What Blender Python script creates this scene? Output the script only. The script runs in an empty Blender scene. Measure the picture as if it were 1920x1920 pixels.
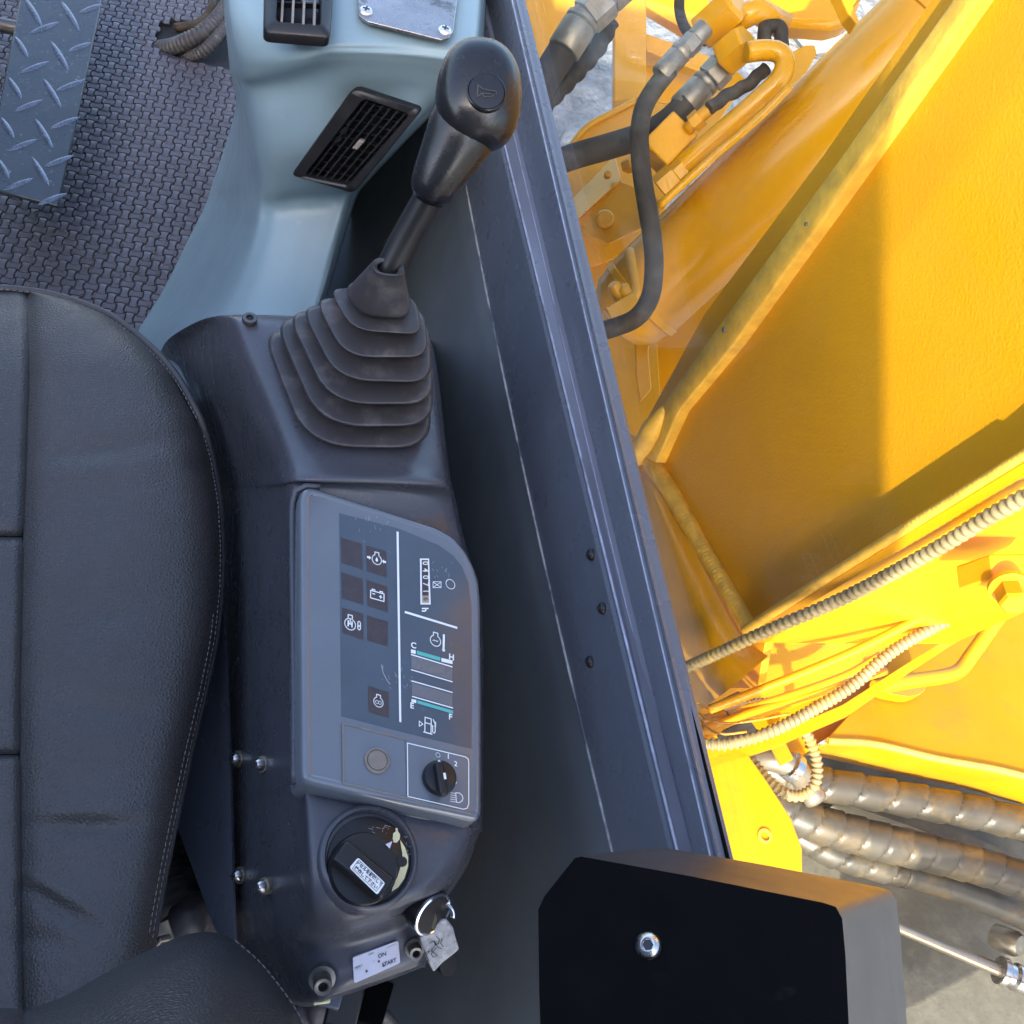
import bpy, bmesh, math, random
import numpy as np
from mathutils import Vector, Matrix
random.seed(7); np.random.seed(7)
S = bpy.context.scene
COL = S.collection

# ------------------------------------------------------------------ camera
def _n(v):
    v = np.array(v, float); return v / np.linalg.norm(v)
F_c = _n((-540, 3260, 1920))                 # the machine's forward axis seen from the camera (right, up, into)
R_c = _n((0.963, 0.0, 0.2705))
R_c = _n(R_c - F_c * R_c.dot(F_c))
U_c = np.cross(R_c, F_c) * -1.0
if U_c[1] < 0: U_c = -U_c
M = np.array([R_c, F_c, U_c])                # rows give world x, y, z of a camera-space vector
CR, CU, CI = M @ np.array([1, 0, 0]), M @ np.array([0, 1, 0]), M @ np.array([0, 0, 1])
C = np.array((0.0, 0.0, 1.35))
cam = bpy.data.objects.new('camera', bpy.data.cameras.new('camera')); COL.objects.link(cam)
mw = Matrix.Identity(4)
for i in range(3):
    mw[i][0], mw[i][1], mw[i][2], mw[i][3] = CR[i], CU[i], -CI[i], C[i]
cam.matrix_world = mw
cam.data.sensor_width = 36.0; cam.data.lens = 36.0
cam.data.clip_start = 0.02; cam.data.clip_end = 400
S.camera = cam

# ------------------------------------------------------------------ light
SUN_EL, SX, SY = 33.8, 0.45, 1.0             # light travels +x (little) and +y (much)
world = bpy.data.worlds.new('World'); S.world = world; world.use_nodes = True
nt = world.node_tree; bg = nt.nodes['Background']
sky = nt.nodes.new('ShaderNodeTexSky'); sky.sky_type = 'NISHITA'; sky.sun_disc = False
sky.sun_elevation = math.radians(SUN_EL)
az = math.atan2(-SX, -SY)                    # the sun stands behind, a little to the left
sky.sun_rotation = az
sky.air_density = 0.85; sky.dust_density = 3.0; sky.ozone_density = 0.7
nt.links.new(sky.outputs[0], bg.inputs[0]); bg.inputs[1].default_value = 0.15
sl = bpy.data.lights.new('sun', 'SUN'); sun = bpy.data.objects.new('sun', sl); COL.objects.link(sun)
sl.energy = 2.1; sl.angle = math.radians(0.5); sl.color = (1.0, 0.93, 0.80)
tz = -math.tan(math.radians(SUN_EL)) * math.hypot(SX, SY)
def to_y(p, y=-.35):                          # where the sun ray to p crosses the plane of the added shade wall
    k = (p[1] - y) / SY; return np.array((p[0] - SX * k, y, p[2] - tz * k))
sun.rotation_euler = Vector((SX, SY, tz)).to_track_quat('-Z', 'Y').to_euler()
S.view_settings.view_transform = 'Standard'; S.view_settings.look = 'None'
S.view_settings.exposure = 2.35; S.view_settings.gamma = 1.0
S.render.engine = 'CYCLES'
S.cycles.use_denoising = True
S.cycles.max_bounces = 8; S.cycles.transparent_max_bounces = 12
S.cycles.caustics_reflective = False; S.cycles.caustics_refractive = False

# ------------------------------------------------------------------ pixel -> place
def ray(px, py):
    return CR * ((px - 960) / 1920.0) + CU * ((960 - py) / 1920.0) + CI
def Z(px, py, z):
    r = ray(px, py); return C + r * ((z - C[2]) / r[2])
def X(px, py, x):
    r = ray(px, py); return C + r * ((x - C[0]) / r[0])
def Y(px, py, y):
    r = ray(px, py); return C + r * ((y - C[1]) / r[1])
def D(px, py, d):
    return C + ray(px, py) * d
def dep(p): return float((np.array(p) - C).dot(CI))
def W(npx, p): return npx * dep(p) / 1920.0   # size in metres of npx photo pixels at point p
class Plane:
    def __init__(s, a, b, c):
        s.o = np.array(a); s.n = _n(np.cross(np.array(b) - s.o, np.array(c) - s.o))
        if s.n.dot(C - s.o) < 0: s.n = -s.n
    def __call__(s, px, py, off=0.0):
        r = ray(px, py); t = (s.o - C).dot(s.n) / r.dot(s.n)
        return C + r * t + s.n * off
    def at(s, px, py, h):
        """the point seen at the pixel on this plane raised by h."""
        r = ray(px, py); t = (s.o + s.n * h - C).dot(s.n) / r.dot(s.n)
        return C + r * t

# ------------------------------------------------------------------ object helpers
def new_obj(name, verts, faces, mat=None, parent=None, smooth=35, bevel=0, bseg=2, mats=None, fmat=None, subsurf=0, kind=None):
    verts = np.array([tuple(map(float, v)) for v in verts])
    c = verts.mean(axis=0)
    me = bpy.data.meshes.new(name)
    me.from_pydata([tuple(v - c) for v in verts], [], [tuple(f) for f in faces])
    me.validate(); me.update()
    for m in (mats or ([mat] if mat else [])): me.materials.append(m)
    if fmat is not None:
        for p, k in zip(me.polygons, fmat): p.material_index = k
    if smooth:
        me.polygons.foreach_set('use_smooth', [len(p.vertices) <= 6 for p in me.polygons])
        if smooth < 180: me.set_sharp_from_angle(angle=math.radians(smooth))
    o = bpy.data.objects.new(name, me); COL.objects.link(o)
    place(o, c, parent)
    if bevel:
        b = o.modifiers.new('bevel', 'BEVEL'); b.width = bevel; b.segments = bseg; b.limit_method = 'ANGLE'; b.angle_limit = math.radians(30)
        b.harden_normals = False
    if subsurf:
        b = o.modifiers.new('sub', 'SUBSURF'); b.levels = b.render_levels = subsurf
    if kind: o['kind'] = kind
    return o
WLOC = {}
def place(o, c, parent=None):
    WLOC[o.name] = np.array(c, float)
    if parent is not None:
        o.parent = parent; c = np.array(c) - WLOC[parent.name]
    o.location = tuple(map(float, c))
def thing(name, label, cat, loc, group=None):
    o = bpy.data.objects.new(name, None); COL.objects.link(o); o.empty_display_size = 0.02
    place(o, loc); tag(o, label, cat, group); return o
def tag(o, label, cat, group=None):
    o['label'] = label; o['category'] = cat
    if group: o['group'] = group
    return o
def merge(*gs):
    V, Fc = [], []
    for v, f in gs:
        k = len(V); V += list(v); Fc += [tuple(i + k for i in q) for q in f]
    return V, Fc

def catmull(P, n):
    """P (m,...) -> smooth samples, n per span."""
    P = np.array(P, float); m = len(P)
    if m < 2: return P
    Q = np.concatenate([[2 * P[0] - P[1]], P, [2 * P[-1] - P[-2]]])
    out = []
    for i in range(m - 1):
        a, b, c, d = Q[i], Q[i + 1], Q[i + 2], Q[i + 3]
        for k in range(n):
            t = k / n
            out.append(0.5 * (2 * b + (c - a) * t + (2 * a - 5 * b + 4 * c - d) * t * t + (3 * b - a - 3 * c + d) * t ** 3))
    out.append(P[-1])
    return np.array(out)
def loft_pts(rows, nu=5, nv=5):
    G = np.array([[p if len(p) == 3 and isinstance(p, np.ndarray) else Z(*p) for p in r] for r in rows])
    G = catmull(G, nu)
    G = np.swapaxes(catmull(np.swapaxes(G, 0, 1), nv), 0, 1)
    return G
def grid_geo(G, closed=False):
    m, n = G.shape[:2]
    V = G.reshape(-1, 3); Fc = []
    for i in range(m - 1):
        for j in range(n - (0 if closed else 1)):
            j2 = (j + 1) % n
            Fc.append((i * n + j, i * n + j2, (i + 1) * n + j2, (i + 1) * n + j))
    return list(V), Fc
def frame_along(P):
    P = np.array(P, float); T = np.gradient(P, axis=0); T = T / np.linalg.norm(T, axis=1)[:, None]
    a = np.array((0, 0, 1.0)) if abs(T[0][2]) < 0.9 else np.array((1.0, 0, 0))
    N = [_n(a - T[0] * a.dot(T[0]))]
    for i in range(1, len(P)):
        v = N[-1] - T[i] * N[-1].dot(T[i]); N.append(_n(v))
    N = np.array(N); B = np.cross(T, N); return T, N, B
def tube(P, r, seg=14, cap=True, rf=None, twist=0):
    """P list of points; r scalar or list; rf(s, theta) -> factor, s in metres along the tube."""
    P = np.array(P, float); T, N, B = frame_along(P)
    s = np.concatenate([[0], np.cumsum(np.linalg.norm(np.diff(P, axis=0), axis=1))])
    r = np.full(len(P), r) if np.isscalar(r) else np.array(r)
    th = np.arange(seg) * 2 * math.pi / seg
    V, Fc = [], []
    for i in range(len(P)):
        for t in th:
            k = r[i] * (rf(s[i], t) if rf else 1.0)
            V.append(P[i] + (N[i] * math.cos(t) + B[i] * math.sin(t)) * k)
    for i in range(len(P) - 1):
        for j in range(seg):
            j2 = (j + 1) % seg
            Fc.append((i * seg + j, i * seg + j2, (i + 1) * seg + j2, (i + 1) * seg + j))
    if cap:
        Fc.append(tuple(range(seg))[::-1]); Fc.append(tuple((len(P) - 1) * seg + k for k in range(seg)))
    return V, Fc
def smooth_path(P, step):
    P = np.array(P, float); Q = catmull(P, 24)
    s = np.concatenate([[0], np.cumsum(np.linalg.norm(np.diff(Q, axis=0), axis=1))])
    n = max(2, int(s[-1] / step) + 1); t = np.linspace(0, s[-1], n)
    return np.stack([np.interp(t, s, Q[:, k]) for k in range(3)], axis=1)
def lathe(o, axis, prof, seg=24, ref=None, scale2=1.0):
    """prof: (radius, height along axis)."""
    axis = _n(axis); a = np.array(ref) if ref is not None else (np.array((0, 0, 1.0)) if abs(axis[2]) < .9 else np.array((1.0, 0, 0)))
    e1 = _n(a - axis * a.dot(axis)); e2 = np.cross(axis, e1)
    V, Fc = [], []
    for r, h in prof:
        for k in range(seg):
            t = k * 2 * math.pi / seg
            V.append(np.array(o) + axis * h + e1 * r * math.cos(t) + e2 * r * scale2 * math.sin(t))
    for i in range(len(prof) - 1):
        for j in range(seg):
            j2 = (j + 1) % seg
            Fc.append((i * seg + j, i * seg + j2, (i + 1) * seg + j2, (i + 1) * seg + j))
    Fc.append(tuple(range(seg))[::-1]); Fc.append(tuple((len(prof) - 1) * seg + k for k in range(seg)))
    return V, Fc
def prism(poly, vec):
    """closed polygon of world points, pushed along vec."""
    n = len(poly); vec = np.array(vec)
    V = [np.array(p) for p in poly] + [np.array(p) + vec for p in poly]
    Fc = [tuple(range(n)), tuple(range(2 * n - 1, n - 1, -1))]
    for i in range(n):
        j = (i + 1) % n; Fc.append((i, i + n, j + n, j))
    return V, Fc
def fix(o):
    bm = bmesh.new(); bm.from_mesh(o.data); bmesh.ops.recalc_face_normals(bm, faces=bm.faces); bm.to_mesh(o.data); bm.free(); return o
def solid(name, poly, vec, mat, parent=None, bevel=0.0, bseg=2, **k):
    return fix(new_obj(name, *prism(poly, vec), mat=mat, parent=parent, bevel=bevel, bseg=bseg, **k))
def box_geo(c, ex, ey, ez):
    c, ex, ey, ez = map(np.array, (c, ex, ey, ez))
    return prism([c - ex - ey - ez, c + ex - ey - ez, c + ex + ey - ez, c - ex + ey - ez], ez * 2)
def round_poly(P, f, n=5):
    """corner-rounded polygon: P points, f metres or list of corner cut lengths."""
    P = [np.array(p, float) for p in P]; out = []; m = len(P)
    for i in range(m):
        a, b, c = P[i - 1], P[i], P[(i + 1) % m]
        r = f[i] if hasattr(f, '__len__') else f
        u, v = a - b, c - b
        r1 = min(r, np.linalg.norm(u) * .48); r2 = min(r, np.linalg.norm(v) * .48)
        if r <= 0: out.append(b); continue
        s, e = b + _n(u) * r1, b + _n(v) * r2
        for k in range(n + 1):
            t = k / n; out.append(s * (1 - t) ** 2 + b * 2 * t * (1 - t) + e * t * t)
    return out

# ------------------------------------------------------------------ materials
def mat(name, col, rough=0.5, metal=0.0, var=0.12, vscale=14, bump=None, coat=0.0, spec=0.5, rvar=0.08, wear=None, dust=None, coat_rough=0.1):
    """bump: list of (kind, scale, strength, dist); wear: (colour, scale, threshold); dust: (colour, scale, amount)."""
    m = bpy.data.materials.new(name); m.use_nodes = True
    t = m.node_tree; N = t.nodes; L = t.links; p = N['Principled BSDF']
    p.inputs['Roughness'].default_value = rough; p.inputs['Metallic'].default_value = metal
    p.inputs['Specular IOR Level'].default_value = spec
    if coat:
        p.inputs['Coat Weight'].default_value = coat; p.inputs['Coat Roughness'].default_value = coat_rough
    tc = N.new('ShaderNodeNewGeometry').outputs['Position']
    n1 = N.new('ShaderNodeTexNoise'); n1.inputs['Scale'].default_value = vscale; n1.inputs['Detail'].default_value = 6; n1.inputs['Roughness'].default_value = .62
    L.new(tc, n1.inputs['Vector'])
    r = N.new('ShaderNodeMapRange'); r.inputs[1].default_value = .3; r.inputs[2].default_value = .7; r.inputs[3].default_value = 1 - var; r.inputs[4].default_value = 1 + var
    L.new(n1.outputs[0], r.inputs[0])
    mx = N.new('ShaderNodeVectorMath'); mx.operation = 'SCALE'; mx.inputs[0].default_value = col; L.new(r.outputs[0], mx.inputs['Scale'])
    c = mx.outputs[0]
    if rvar:
        n2 = N.new('ShaderNodeTexNoise'); n2.inputs['Scale'].default_value = vscale * 3.3; n2.inputs['Detail'].default_value = 5; L.new(tc, n2.inputs['Vector'])
        rr = N.new('ShaderNodeMapRange'); rr.inputs[1].default_value = .3; rr.inputs[2].default_value = .7; rr.inputs[3].default_value = max(0.02, rough - rvar); rr.inputs[4].default_value = min(1, rough + rvar)
        L.new(n2.outputs[0], rr.inputs[0]); L.new(rr.outputs[0], p.inputs['Roughness'])
    for wv in ([wear] if wear else []) + ([dust] if dust else []):
        wc, ws, lo, hi, amt = wv
        n3 = N.new('ShaderNodeTexNoise'); n3.inputs['Scale'].default_value = ws; n3.inputs['Detail'].default_value = 8; n3.inputs['Roughness'].default_value = .68; L.new(tc, n3.inputs['Vector'])
        q = N.new('ShaderNodeMapRange'); q.inputs[1].default_value = lo; q.inputs[2].default_value = hi; q.inputs[3].default_value = 0; q.inputs[4].default_value = amt; L.new(n3.outputs[0], q.inputs[0])
        mm = N.new('ShaderNodeMix'); mm.data_type = 'RGBA'; L.new(q.outputs[0], mm.inputs[0]); L.new(c, mm.inputs[6]); mm.inputs[7].default_value = (*wc, 1); c = mm.outputs[2]
    L.new(c, p.inputs['Base Color'])
    prev = None
    for kind, sc, st, dist in (bump or []):
        if kind == 'noise':
            b = N.new('ShaderNodeTexNoise'); b.inputs['Scale'].default_value = sc; b.inputs['Detail'].default_value = 3; h = b.outputs[0]; L.new(tc, b.inputs['Vector'])
        elif kind == 'leather':
            w = N.new('ShaderNodeTexNoise'); w.inputs['Scale'].default_value = sc * .5; w.inputs['Detail'].default_value = 2; L.new(tc, w.inputs['Vector'])
            a = N.new('ShaderNodeVectorMath'); a.operation = 'MULTIPLY_ADD'; L.new(w.outputs['Color'], a.inputs[0]); a.inputs[1].default_value = (.9 / sc,) * 3; L.new(tc, a.inputs[2])
            b = N.new('ShaderNodeTexVoronoi'); b.feature = 'DISTANCE_TO_EDGE'; b.inputs['Scale'].default_value = sc; L.new(a.outputs[0], b.inputs['Vector'])
            q = N.new('ShaderNodeMapRange'); q.interpolation_type = 'SMOOTHSTEP'; q.inputs[1].default_value = 0; q.inputs[2].default_value = .42; L.new(b.outputs['Distance'], q.inputs[0]); h = q.outputs[0]
        elif kind == 'brush':
            a = N.new('ShaderNodeVectorMath'); a.operation = 'MULTIPLY'; L.new(tc, a.inputs[0]); a.inputs[1].default_value = (1, .06, 1)
            b = N.new('ShaderNodeTexNoise'); b.inputs['Scale'].default_value = sc; b.inputs['Detail'].default_value = 2; L.new(a.outputs[0], b.inputs['Vector']); h = b.outputs[0]
        bn = N.new('ShaderNodeBump'); bn.inputs['Strength'].default_value = st; bn.inputs['Distance'].default_value = dist
        L.new(h, bn.inputs['Height'])
        if prev is not None: L.new(prev, bn.inputs['Normal'])
        prev = bn.outputs[0]
    if prev is not None: L.new(prev, p.inputs['Normal'])
    return m

fine = [('noise', 900, .10, .001)]
M_ = {}
M_['console'] = mat('dark console plastic', (.062, .065, .080), .30, var=.10, bump=[('noise', 1500, .03, .0004)], dust=((.22, .22, .26), 60, .62, .85, .25))
M_['boot'] = mat('charcoal rubber', (.040, .037, .040), .42, var=.12, bump=[('noise', 700, .12, .0008)], dust=((.20, .18, .17), 45, .52, .75, .4))
M_['grip'] = mat('worn black grip rubber', (.011, .011, .013), .26, var=.15, bump=fine, dust=((.12, .11, .10), 90, .60, .78, .3))
M_['black'] = mat('black plastic', (.011, .011, .0125), .36, var=.15, bump=fine, spec=.4)
M_['blackmatte'] = mat('matte black sheet', (.0022, .0022, .0026), .70, var=.1, spec=.06, wear=((.014, .014, .015), 60, .62, .80, .6))  # near-black on the box front stands in for missing roof shade
M_['blackbox'] = mat('satin black sheet', (.036, .036, .039), .40, var=.05, rvar=.03, spec=.6)
M_['lblue'] = mat('light blue grey plastic', (.212, .308, .362), .36, var=.05, vscale=7, bump=[('noise', 1800, .12, .0005)], wear=((.42, .50, .54), 30, .62, .8, .35))
M_['slate'] = mat('slate painted steel', (.115, .13, .165), .28, var=.08, vscale=5, bump=[('noise', 500, .05, .0006)], dust=((.22, .24, .29), 10, .58, .85, .25))
M_['darkwall'] = mat('dark side wall plastic', (.112, .132, .152), .44, var=.14, vscale=6, bump=[('noise', 1600, .25, .0008)], dust=((.20, .21, .23), 22, .60, .85, .3))
M_['rib'] = mat('worn slate rib', (.13, .14, .18), .34, var=.15, vscale=9, wear=((.34, .36, .45), 160, .66, .74, .4))
M_['chip'] = mat('chipped bright edge', (.30, .32, .42), .38, var=.3, vscale=60, wear=((.09, .10, .13), 14, .56, .66, .8))
M_['chipdull'] = mat('chipped pale edge', (.36, .37, .38), .45, var=.3, vscale=50, wear=((.07, .08, .10), 14, .48, .60, 1.0))
M_['matrub'] = mat('purple grey foam mat', (.084, .078, .094), .50, var=.14, vscale=10, bump=[('noise', 600, .2, .0008)], dust=((.36, .34, .34), 120, .64, .72, .5))
M_['matbase'] = mat('mat ground between studs', (.038, .034, .046), .75, var=.2, vscale=40, dust=((.22, .20, .19), 30, .55, .75, .4))
M_['pedal'] = mat('worn painted tread plate', (.050, .060, .070), .30, metal=.25, var=.15, vscale=9, bump=[('noise', 300, .10, .001)], wear=((.36, .38, .44), 150, .60, .70, .6))
M_['treadbar'] = mat('tread bar worn bright', (.13, .15, .19), .28, metal=.5, var=.25, vscale=90)
M_['leather'] = mat('charcoal leather', (.054, .051, .051), .42, var=.08, vscale=8, bump=[('leather', 330, .36, .0014), ('noise', 50, .12, .002)], spec=.45)
M_['stitch'] = mat('pale stitching thread', (.17, .16, .165), .7, var=.2, vscale=300)
M_['piping'] = mat('leather piping', (.045, .044, .048), .5, var=.1, bump=[('leather', 500, .3, .0006)])
M_['bezel'] = mat('blue grey instrument bezel', (.128, .145, .172), .18, var=.06, vscale=12, coat=.6, wear=((.30, .34, .42), 220, .68, .74, .4))
M_['screen'] = mat('smoky instrument window', (.066, .086, .112), .15, var=.10, vscale=16, coat=.25, coat_rough=.05, wear=((.32, .36, .45), 110, .66, .74, .25))
M_['lampcell'] = mat('unlit brown lamp cell', (.050, .040, .046), .35, var=.2, vscale=120)
M_['white'] = mat('white print', (.80, .84, .86), .5, var=.04)
M_['dimprint'] = mat('dim pale print', (.34, .36, .42), .5, var=.1)
M_['teal'] = mat('teal print', (.09, .46, .42), .5, var=.05)
M_['greyprint'] = mat('grey gauge segment', (.135, .145, .16), .3, var=.1, coat=.4)
M_['cream'] = mat('cream print', (.66, .62, .36), .5, var=.06)
M_['beige'] = mat('beige digit wheel', (.42, .33, .24), .5, var=.1)
M_['inkdark'] = mat('dark ink', (.02, .02, .03), .6, var=.05)
M_['steel'] = mat('bright steel', (.55, .54, .53), .28, metal=1.0, var=.15, vscale=60)
M_['oldsteel'] = mat('dull plated steel', (.27, .235, .185), .40, metal=.6, var=.25, vscale=50, dust=((.22, .16, .09), 40, .45, .65, .6))
M_['chrome'] = mat('chrome', (.75, .76, .80), .10, metal=1.0, var=.05)
M_['alu'] = mat('brushed plate', (.34, .32, .32), .30, metal=.85, var=.2, vscale=30, bump=[('brush', 500, .15, .0006)], wear=((.07, .065, .06), 34, .56, .62, .6))
M_['zinc'] = mat('zinc screw', (.62, .64, .66), .35, metal=.7, var=.12, vscale=120)
M_['sticker'] = mat('lavender silver sticker', (.50, .51, .62), .42, var=.07, vscale=60, wear=((.20, .19, .20), 130, .66, .70, .6))
M_['tape'] = mat('crinkled grey tape', (.34, .34, .34), .5, var=.35, vscale=130, bump=[('noise', 260, .6, .002)])
M_['socket'] = mat('brown grey socket cap', (.19, .165, .145), .55, var=.2, vscale=120)
M_['conduit'] = mat('dusty black conduit', (.055, .052, .055), .55, var=.2, vscale=40, dust=((.25, .22, .19), 35, .5, .75, .5))
M_['yconduit'] = mat('paint-dusted conduit', (.26, .20, .10), .55, var=.3, vscale=30, dust=((.50, .34, .04), 12, .54, .66, .75))
M_['hose'] = mat('dusty rubber hose', (.050, .038, .028), .68, spec=.25, var=.2, vscale=30, dust=((.20, .17, .13), 26, .50, .76, .45), bump=[('noise', 300, .1, .001)])
M_['spiral'] = mat('spiral wrap hose', (.056, .049, .039), .42, var=.3, vscale=18, dust=((.22, .14, .04), 14, .50, .72, .6))
M_['darkbolt'] = mat('dark bolt steel', (.13, .125, .12), .38, metal=.7, var=.2, vscale=80)
M_['rod'] = mat('polished rod', (.36, .31, .24), .35, metal=.8, var=.15)
M_['deckgrey'] = mat('dusty grey steel deck', (.115, .105, .082), .7, var=.22, vscale=8, bump=[('noise', 120, .25, .003)], dust=((.21, .19, .15), 18, .45, .7, .6))
M_['darkvoid'] = mat('dark cavity', (.012, .012, .014), .8, var=.2)
M_['wire'] = mat('orange wire', (.55, .26, .03), .5, var=.1)
M_['rock'] = mat('grey rock', (.21, .21, .215), .85, var=.35, vscale=6, bump=[('noise', 14, .7, .06), ('noise', 60, .5, .015)], dust=((.40, .39, .38), 3, .42, .62, .6))
def yellow(name, k=1.0, rough=.33, peel=.10, grime=.45, pscale=380, hue=0.0, chips=.7):
    return mat(name, (.70 * k, (.315 + hue) * k, .004 * k), rough, var=.05, vscale=5, rvar=.05, bump=[('noise', pscale, peel, .0016)], coat=.08, coat_rough=.12, spec=.38,
               dust=((.26, .15, .035), 11, .54, .80, grime), wear=((.11, .08, .05), 55, .705, .735, chips))
M_['yellow'] = yellow('yellow machine paint')
M_['ypeel'] = yellow('orange-peel yellow paint', 1.0, .40, .42, .10, 330)
M_['yrough'] = mat('brush-painted yellow weld edge', (.70, .40, .05), .5, var=.22, vscale=40, rvar=.05, bump=[('noise', 170, .35, .0016), ('noise', 420, .3, .0008)], wear=((.20, .18, .17), 26, .70, .73, .6))
M_['ycyl'] = yellow('glossy yellow cylinder paint', .92, .22, .04, .12, 150)
M_['ydeck'] = mat('sun-faded yellow deck paint', (.66, .30, .004), .62, spec=.15, var=.10, vscale=5, bump=[('noise', 200, .15, .001)], dust=((.30, .19, .05), 14, .54, .78, .5), wear=((.12, .09, .05), 60, .69, .72, .8))
M_['bolt_y'] = yellow('painted bolt yellow', .9, .4, .12, .3)

# thin glass: mostly clear, mirrors at a graze, a film of dust
g = bpy.data.materials.new('dusty window glass'); g.use_nodes = True; t = g.node_tree; N = t.nodes; L = t.links
for x in list(N): N.remove(x)
out = N.new('ShaderNodeOutputMaterial'); tr = N.new('ShaderNodeBsdfTransparent'); gl = N.new('ShaderNodeBsdfGlossy'); gl.inputs['Roughness'].default_value = 0.02
df = N.new('ShaderNodeBsdfDiffuse'); df.inputs[0].default_value = (.75, .72, .68, 1)
tr.inputs[0].default_value = (.95, .97, .955, 1)
lwt = N.new('ShaderNodeLayerWeight'); pw = N.new('ShaderNodeMath'); pw.operation = 'POWER'; pw.inputs[1].default_value = 5; L.new(lwt.outputs['Facing'], pw.inputs[0])
fr = N.new('ShaderNodeMath'); fr.operation = 'MULTIPLY_ADD'; fr.inputs[1].default_value = .6; fr.inputs[2].default_value = .018; L.new(pw.outputs[0], fr.inputs[0])
m1 = N.new('ShaderNodeMixShader'); m2 = N.new('ShaderNodeMixShader')
ps = N.new('ShaderNodeNewGeometry'); nz = N.new('ShaderNodeTexNoise'); nz.inputs['Scale'].default_value = 9; nz.inputs['Detail'].default_value = 10; nz.inputs['Roughness'].default_value = .72
L.new(ps.outputs['Position'], nz.inputs['Vector'])
q = N.new('ShaderNodeMapRange'); q.inputs[1].default_value = .56; q.inputs[2].default_value = .85; q.inputs[3].default_value = .0005; q.inputs[4].default_value = .012
L.new(nz.outputs[0], q.inputs[0]); L.new(fr.outputs[0], m1.inputs[0]); L.new(tr.outputs[0], m1.inputs[1]); L.new(gl.outputs[0], m1.inputs[2])
L.new(q.outputs[0], m2.inputs[0]); L.new(m1.outputs[0], m2.inputs[1]); L.new(df.outputs[0], m2.inputs[2]); L.new(m2.outputs[0], out.inputs[0])
M_['glass'] = g

# ------------------------------------------------------------------ print helpers (flat lettering and symbols laid on a panel)
class Pr:
    """an affine drawing frame in a plane: origin pixel, ex, ey pixel vectors for unit u, v."""
    def __init__(s, plane, o, ex=(1, 0), ey=(0, -1), off=.0006):
        s.pl, s.o, s.ex, s.ey, s.off = plane, np.array(o, float), np.array(ex, float), np.array(ey, float), off
    def w(s, u, v, off=None):
        p = s.o + s.ex * u + s.ey * v
        return s.pl(p[0], p[1], s.off if off is None else off)
    def stroke(s, P, wd, closed=False):
        P = [np.array(p, float) for p in P]
        if closed: P = P + [P[0]]
        V, Fc = [], []
        for a, b in zip(P[:-1], P[1:]):
            d = b - a; l = np.hypot(*d)
            if l < 1e-9: continue
            d = d / l; nrm = np.array((-d[1], d[0])) * wd / 2; e = d * wd * .35; k = len(V)
            V += [s.w(*(a - e + nrm)), s.w(*(a - e - nrm)), s.w(*(b + e - nrm)), s.w(*(b + e + nrm))]; Fc.append((k, k + 1, k + 2, k + 3))
        return V, Fc
    def poly(s, P):
        return [s.w(*p) for p in P], [tuple(range(len(P)))]
    def circle(s, c, r, wd, n=28, a0=0, a1=360):
        A = np.radians(np.linspace(a0, a1, n + 1))
        return s.stroke([(c[0] + r * math.cos(a), c[1] + r * math.sin(a)) for a in A], wd)
    def disc(s, c, r, n=20):
        return s.poly([(c[0] + r * math.cos(2 * math.pi * k / n), c[1] + r * math.sin(2 * math.pi * k / n)) for k in range(n)])
def text_geo(fr, body, size=1.0, bold=0.0, align='CENTER'):
    c = bpy.data.curves.new('lettering', 'FONT'); c.body = body; c.size = size; c.align_x = align; c.align_y = 'CENTER'; c.offset = bold; c.resolution_u = 3
    o = bpy.data.objects.new('lettering', c); COL.objects.link(o)
    bpy.context.view_layer.update()
    me = bpy.data.meshes.new_from_object(o.evaluated_get(bpy.context.evaluated_depsgraph_get()))
    V = [fr.w(v.co.x, v.co.y) for v in me.vertices]; Fc = [tuple(p.vertices) for p in me.polygons]
    bpy.data.objects.remove(o); bpy.data.curves.remove(c); bpy.data.meshes.remove(me)
    return V, Fc
def part(name, geo, m, parent, **k): return new_obj(name, *geo, mat=M_[m] if isinstance(m, str) else m, parent=parent, **k)
def screw_geo(p, axis, r, h, seg=16):
    return lathe(p, axis, [(r * .98, 0), (r, h * .25), (r * .86, h * .72), (r * .55, h), (r * .15, h * 1.05)], seg)
def cross_geo(p, axis, r, h):
    axis = _n(axis); a = np.array((.3, 1, .2)); e1 = _n(a - axis * a.dot(axis)); e2 = np.cross(axis, e1); p = np.array(p) + axis * h * 1.0
    return merge(box_geo(p, e1 * r * .5, e2 * r * .13, axis * h * .13), box_geo(p + axis * h * .01, e1 * r * .13, e2 * r * .5, axis * h * .13))
def hexsocket(name, p, axis, r, h, m, parent, seg=22):
    o = part(name, lathe(p, axis, [(r, -h * .2), (r, h * .8), (r * .93, h), (r * .58, h), (r * .52, h * .98), (r * .50, h * .35)], seg), m, parent)
    part('hex_recess', lathe(np.array(p), axis, [(r * .48, h * .3), (r * .48, h * .42)], 6), 'inkdark', o, smooth=0); return o
# ================================================================== INTERIOR
# ------------------------------------------------------------------ floor
fl = solid('floor', [np.array((-1.0, -.42, -.03)), np.array((.33, -.42, -.03)), np.array((.33, 2.4, -.03)), np.array((-1.0, 2.4, -.03))], (0, 0, .03), M_['darkvoid'])
fl['kind'] = 'structure'

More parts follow.
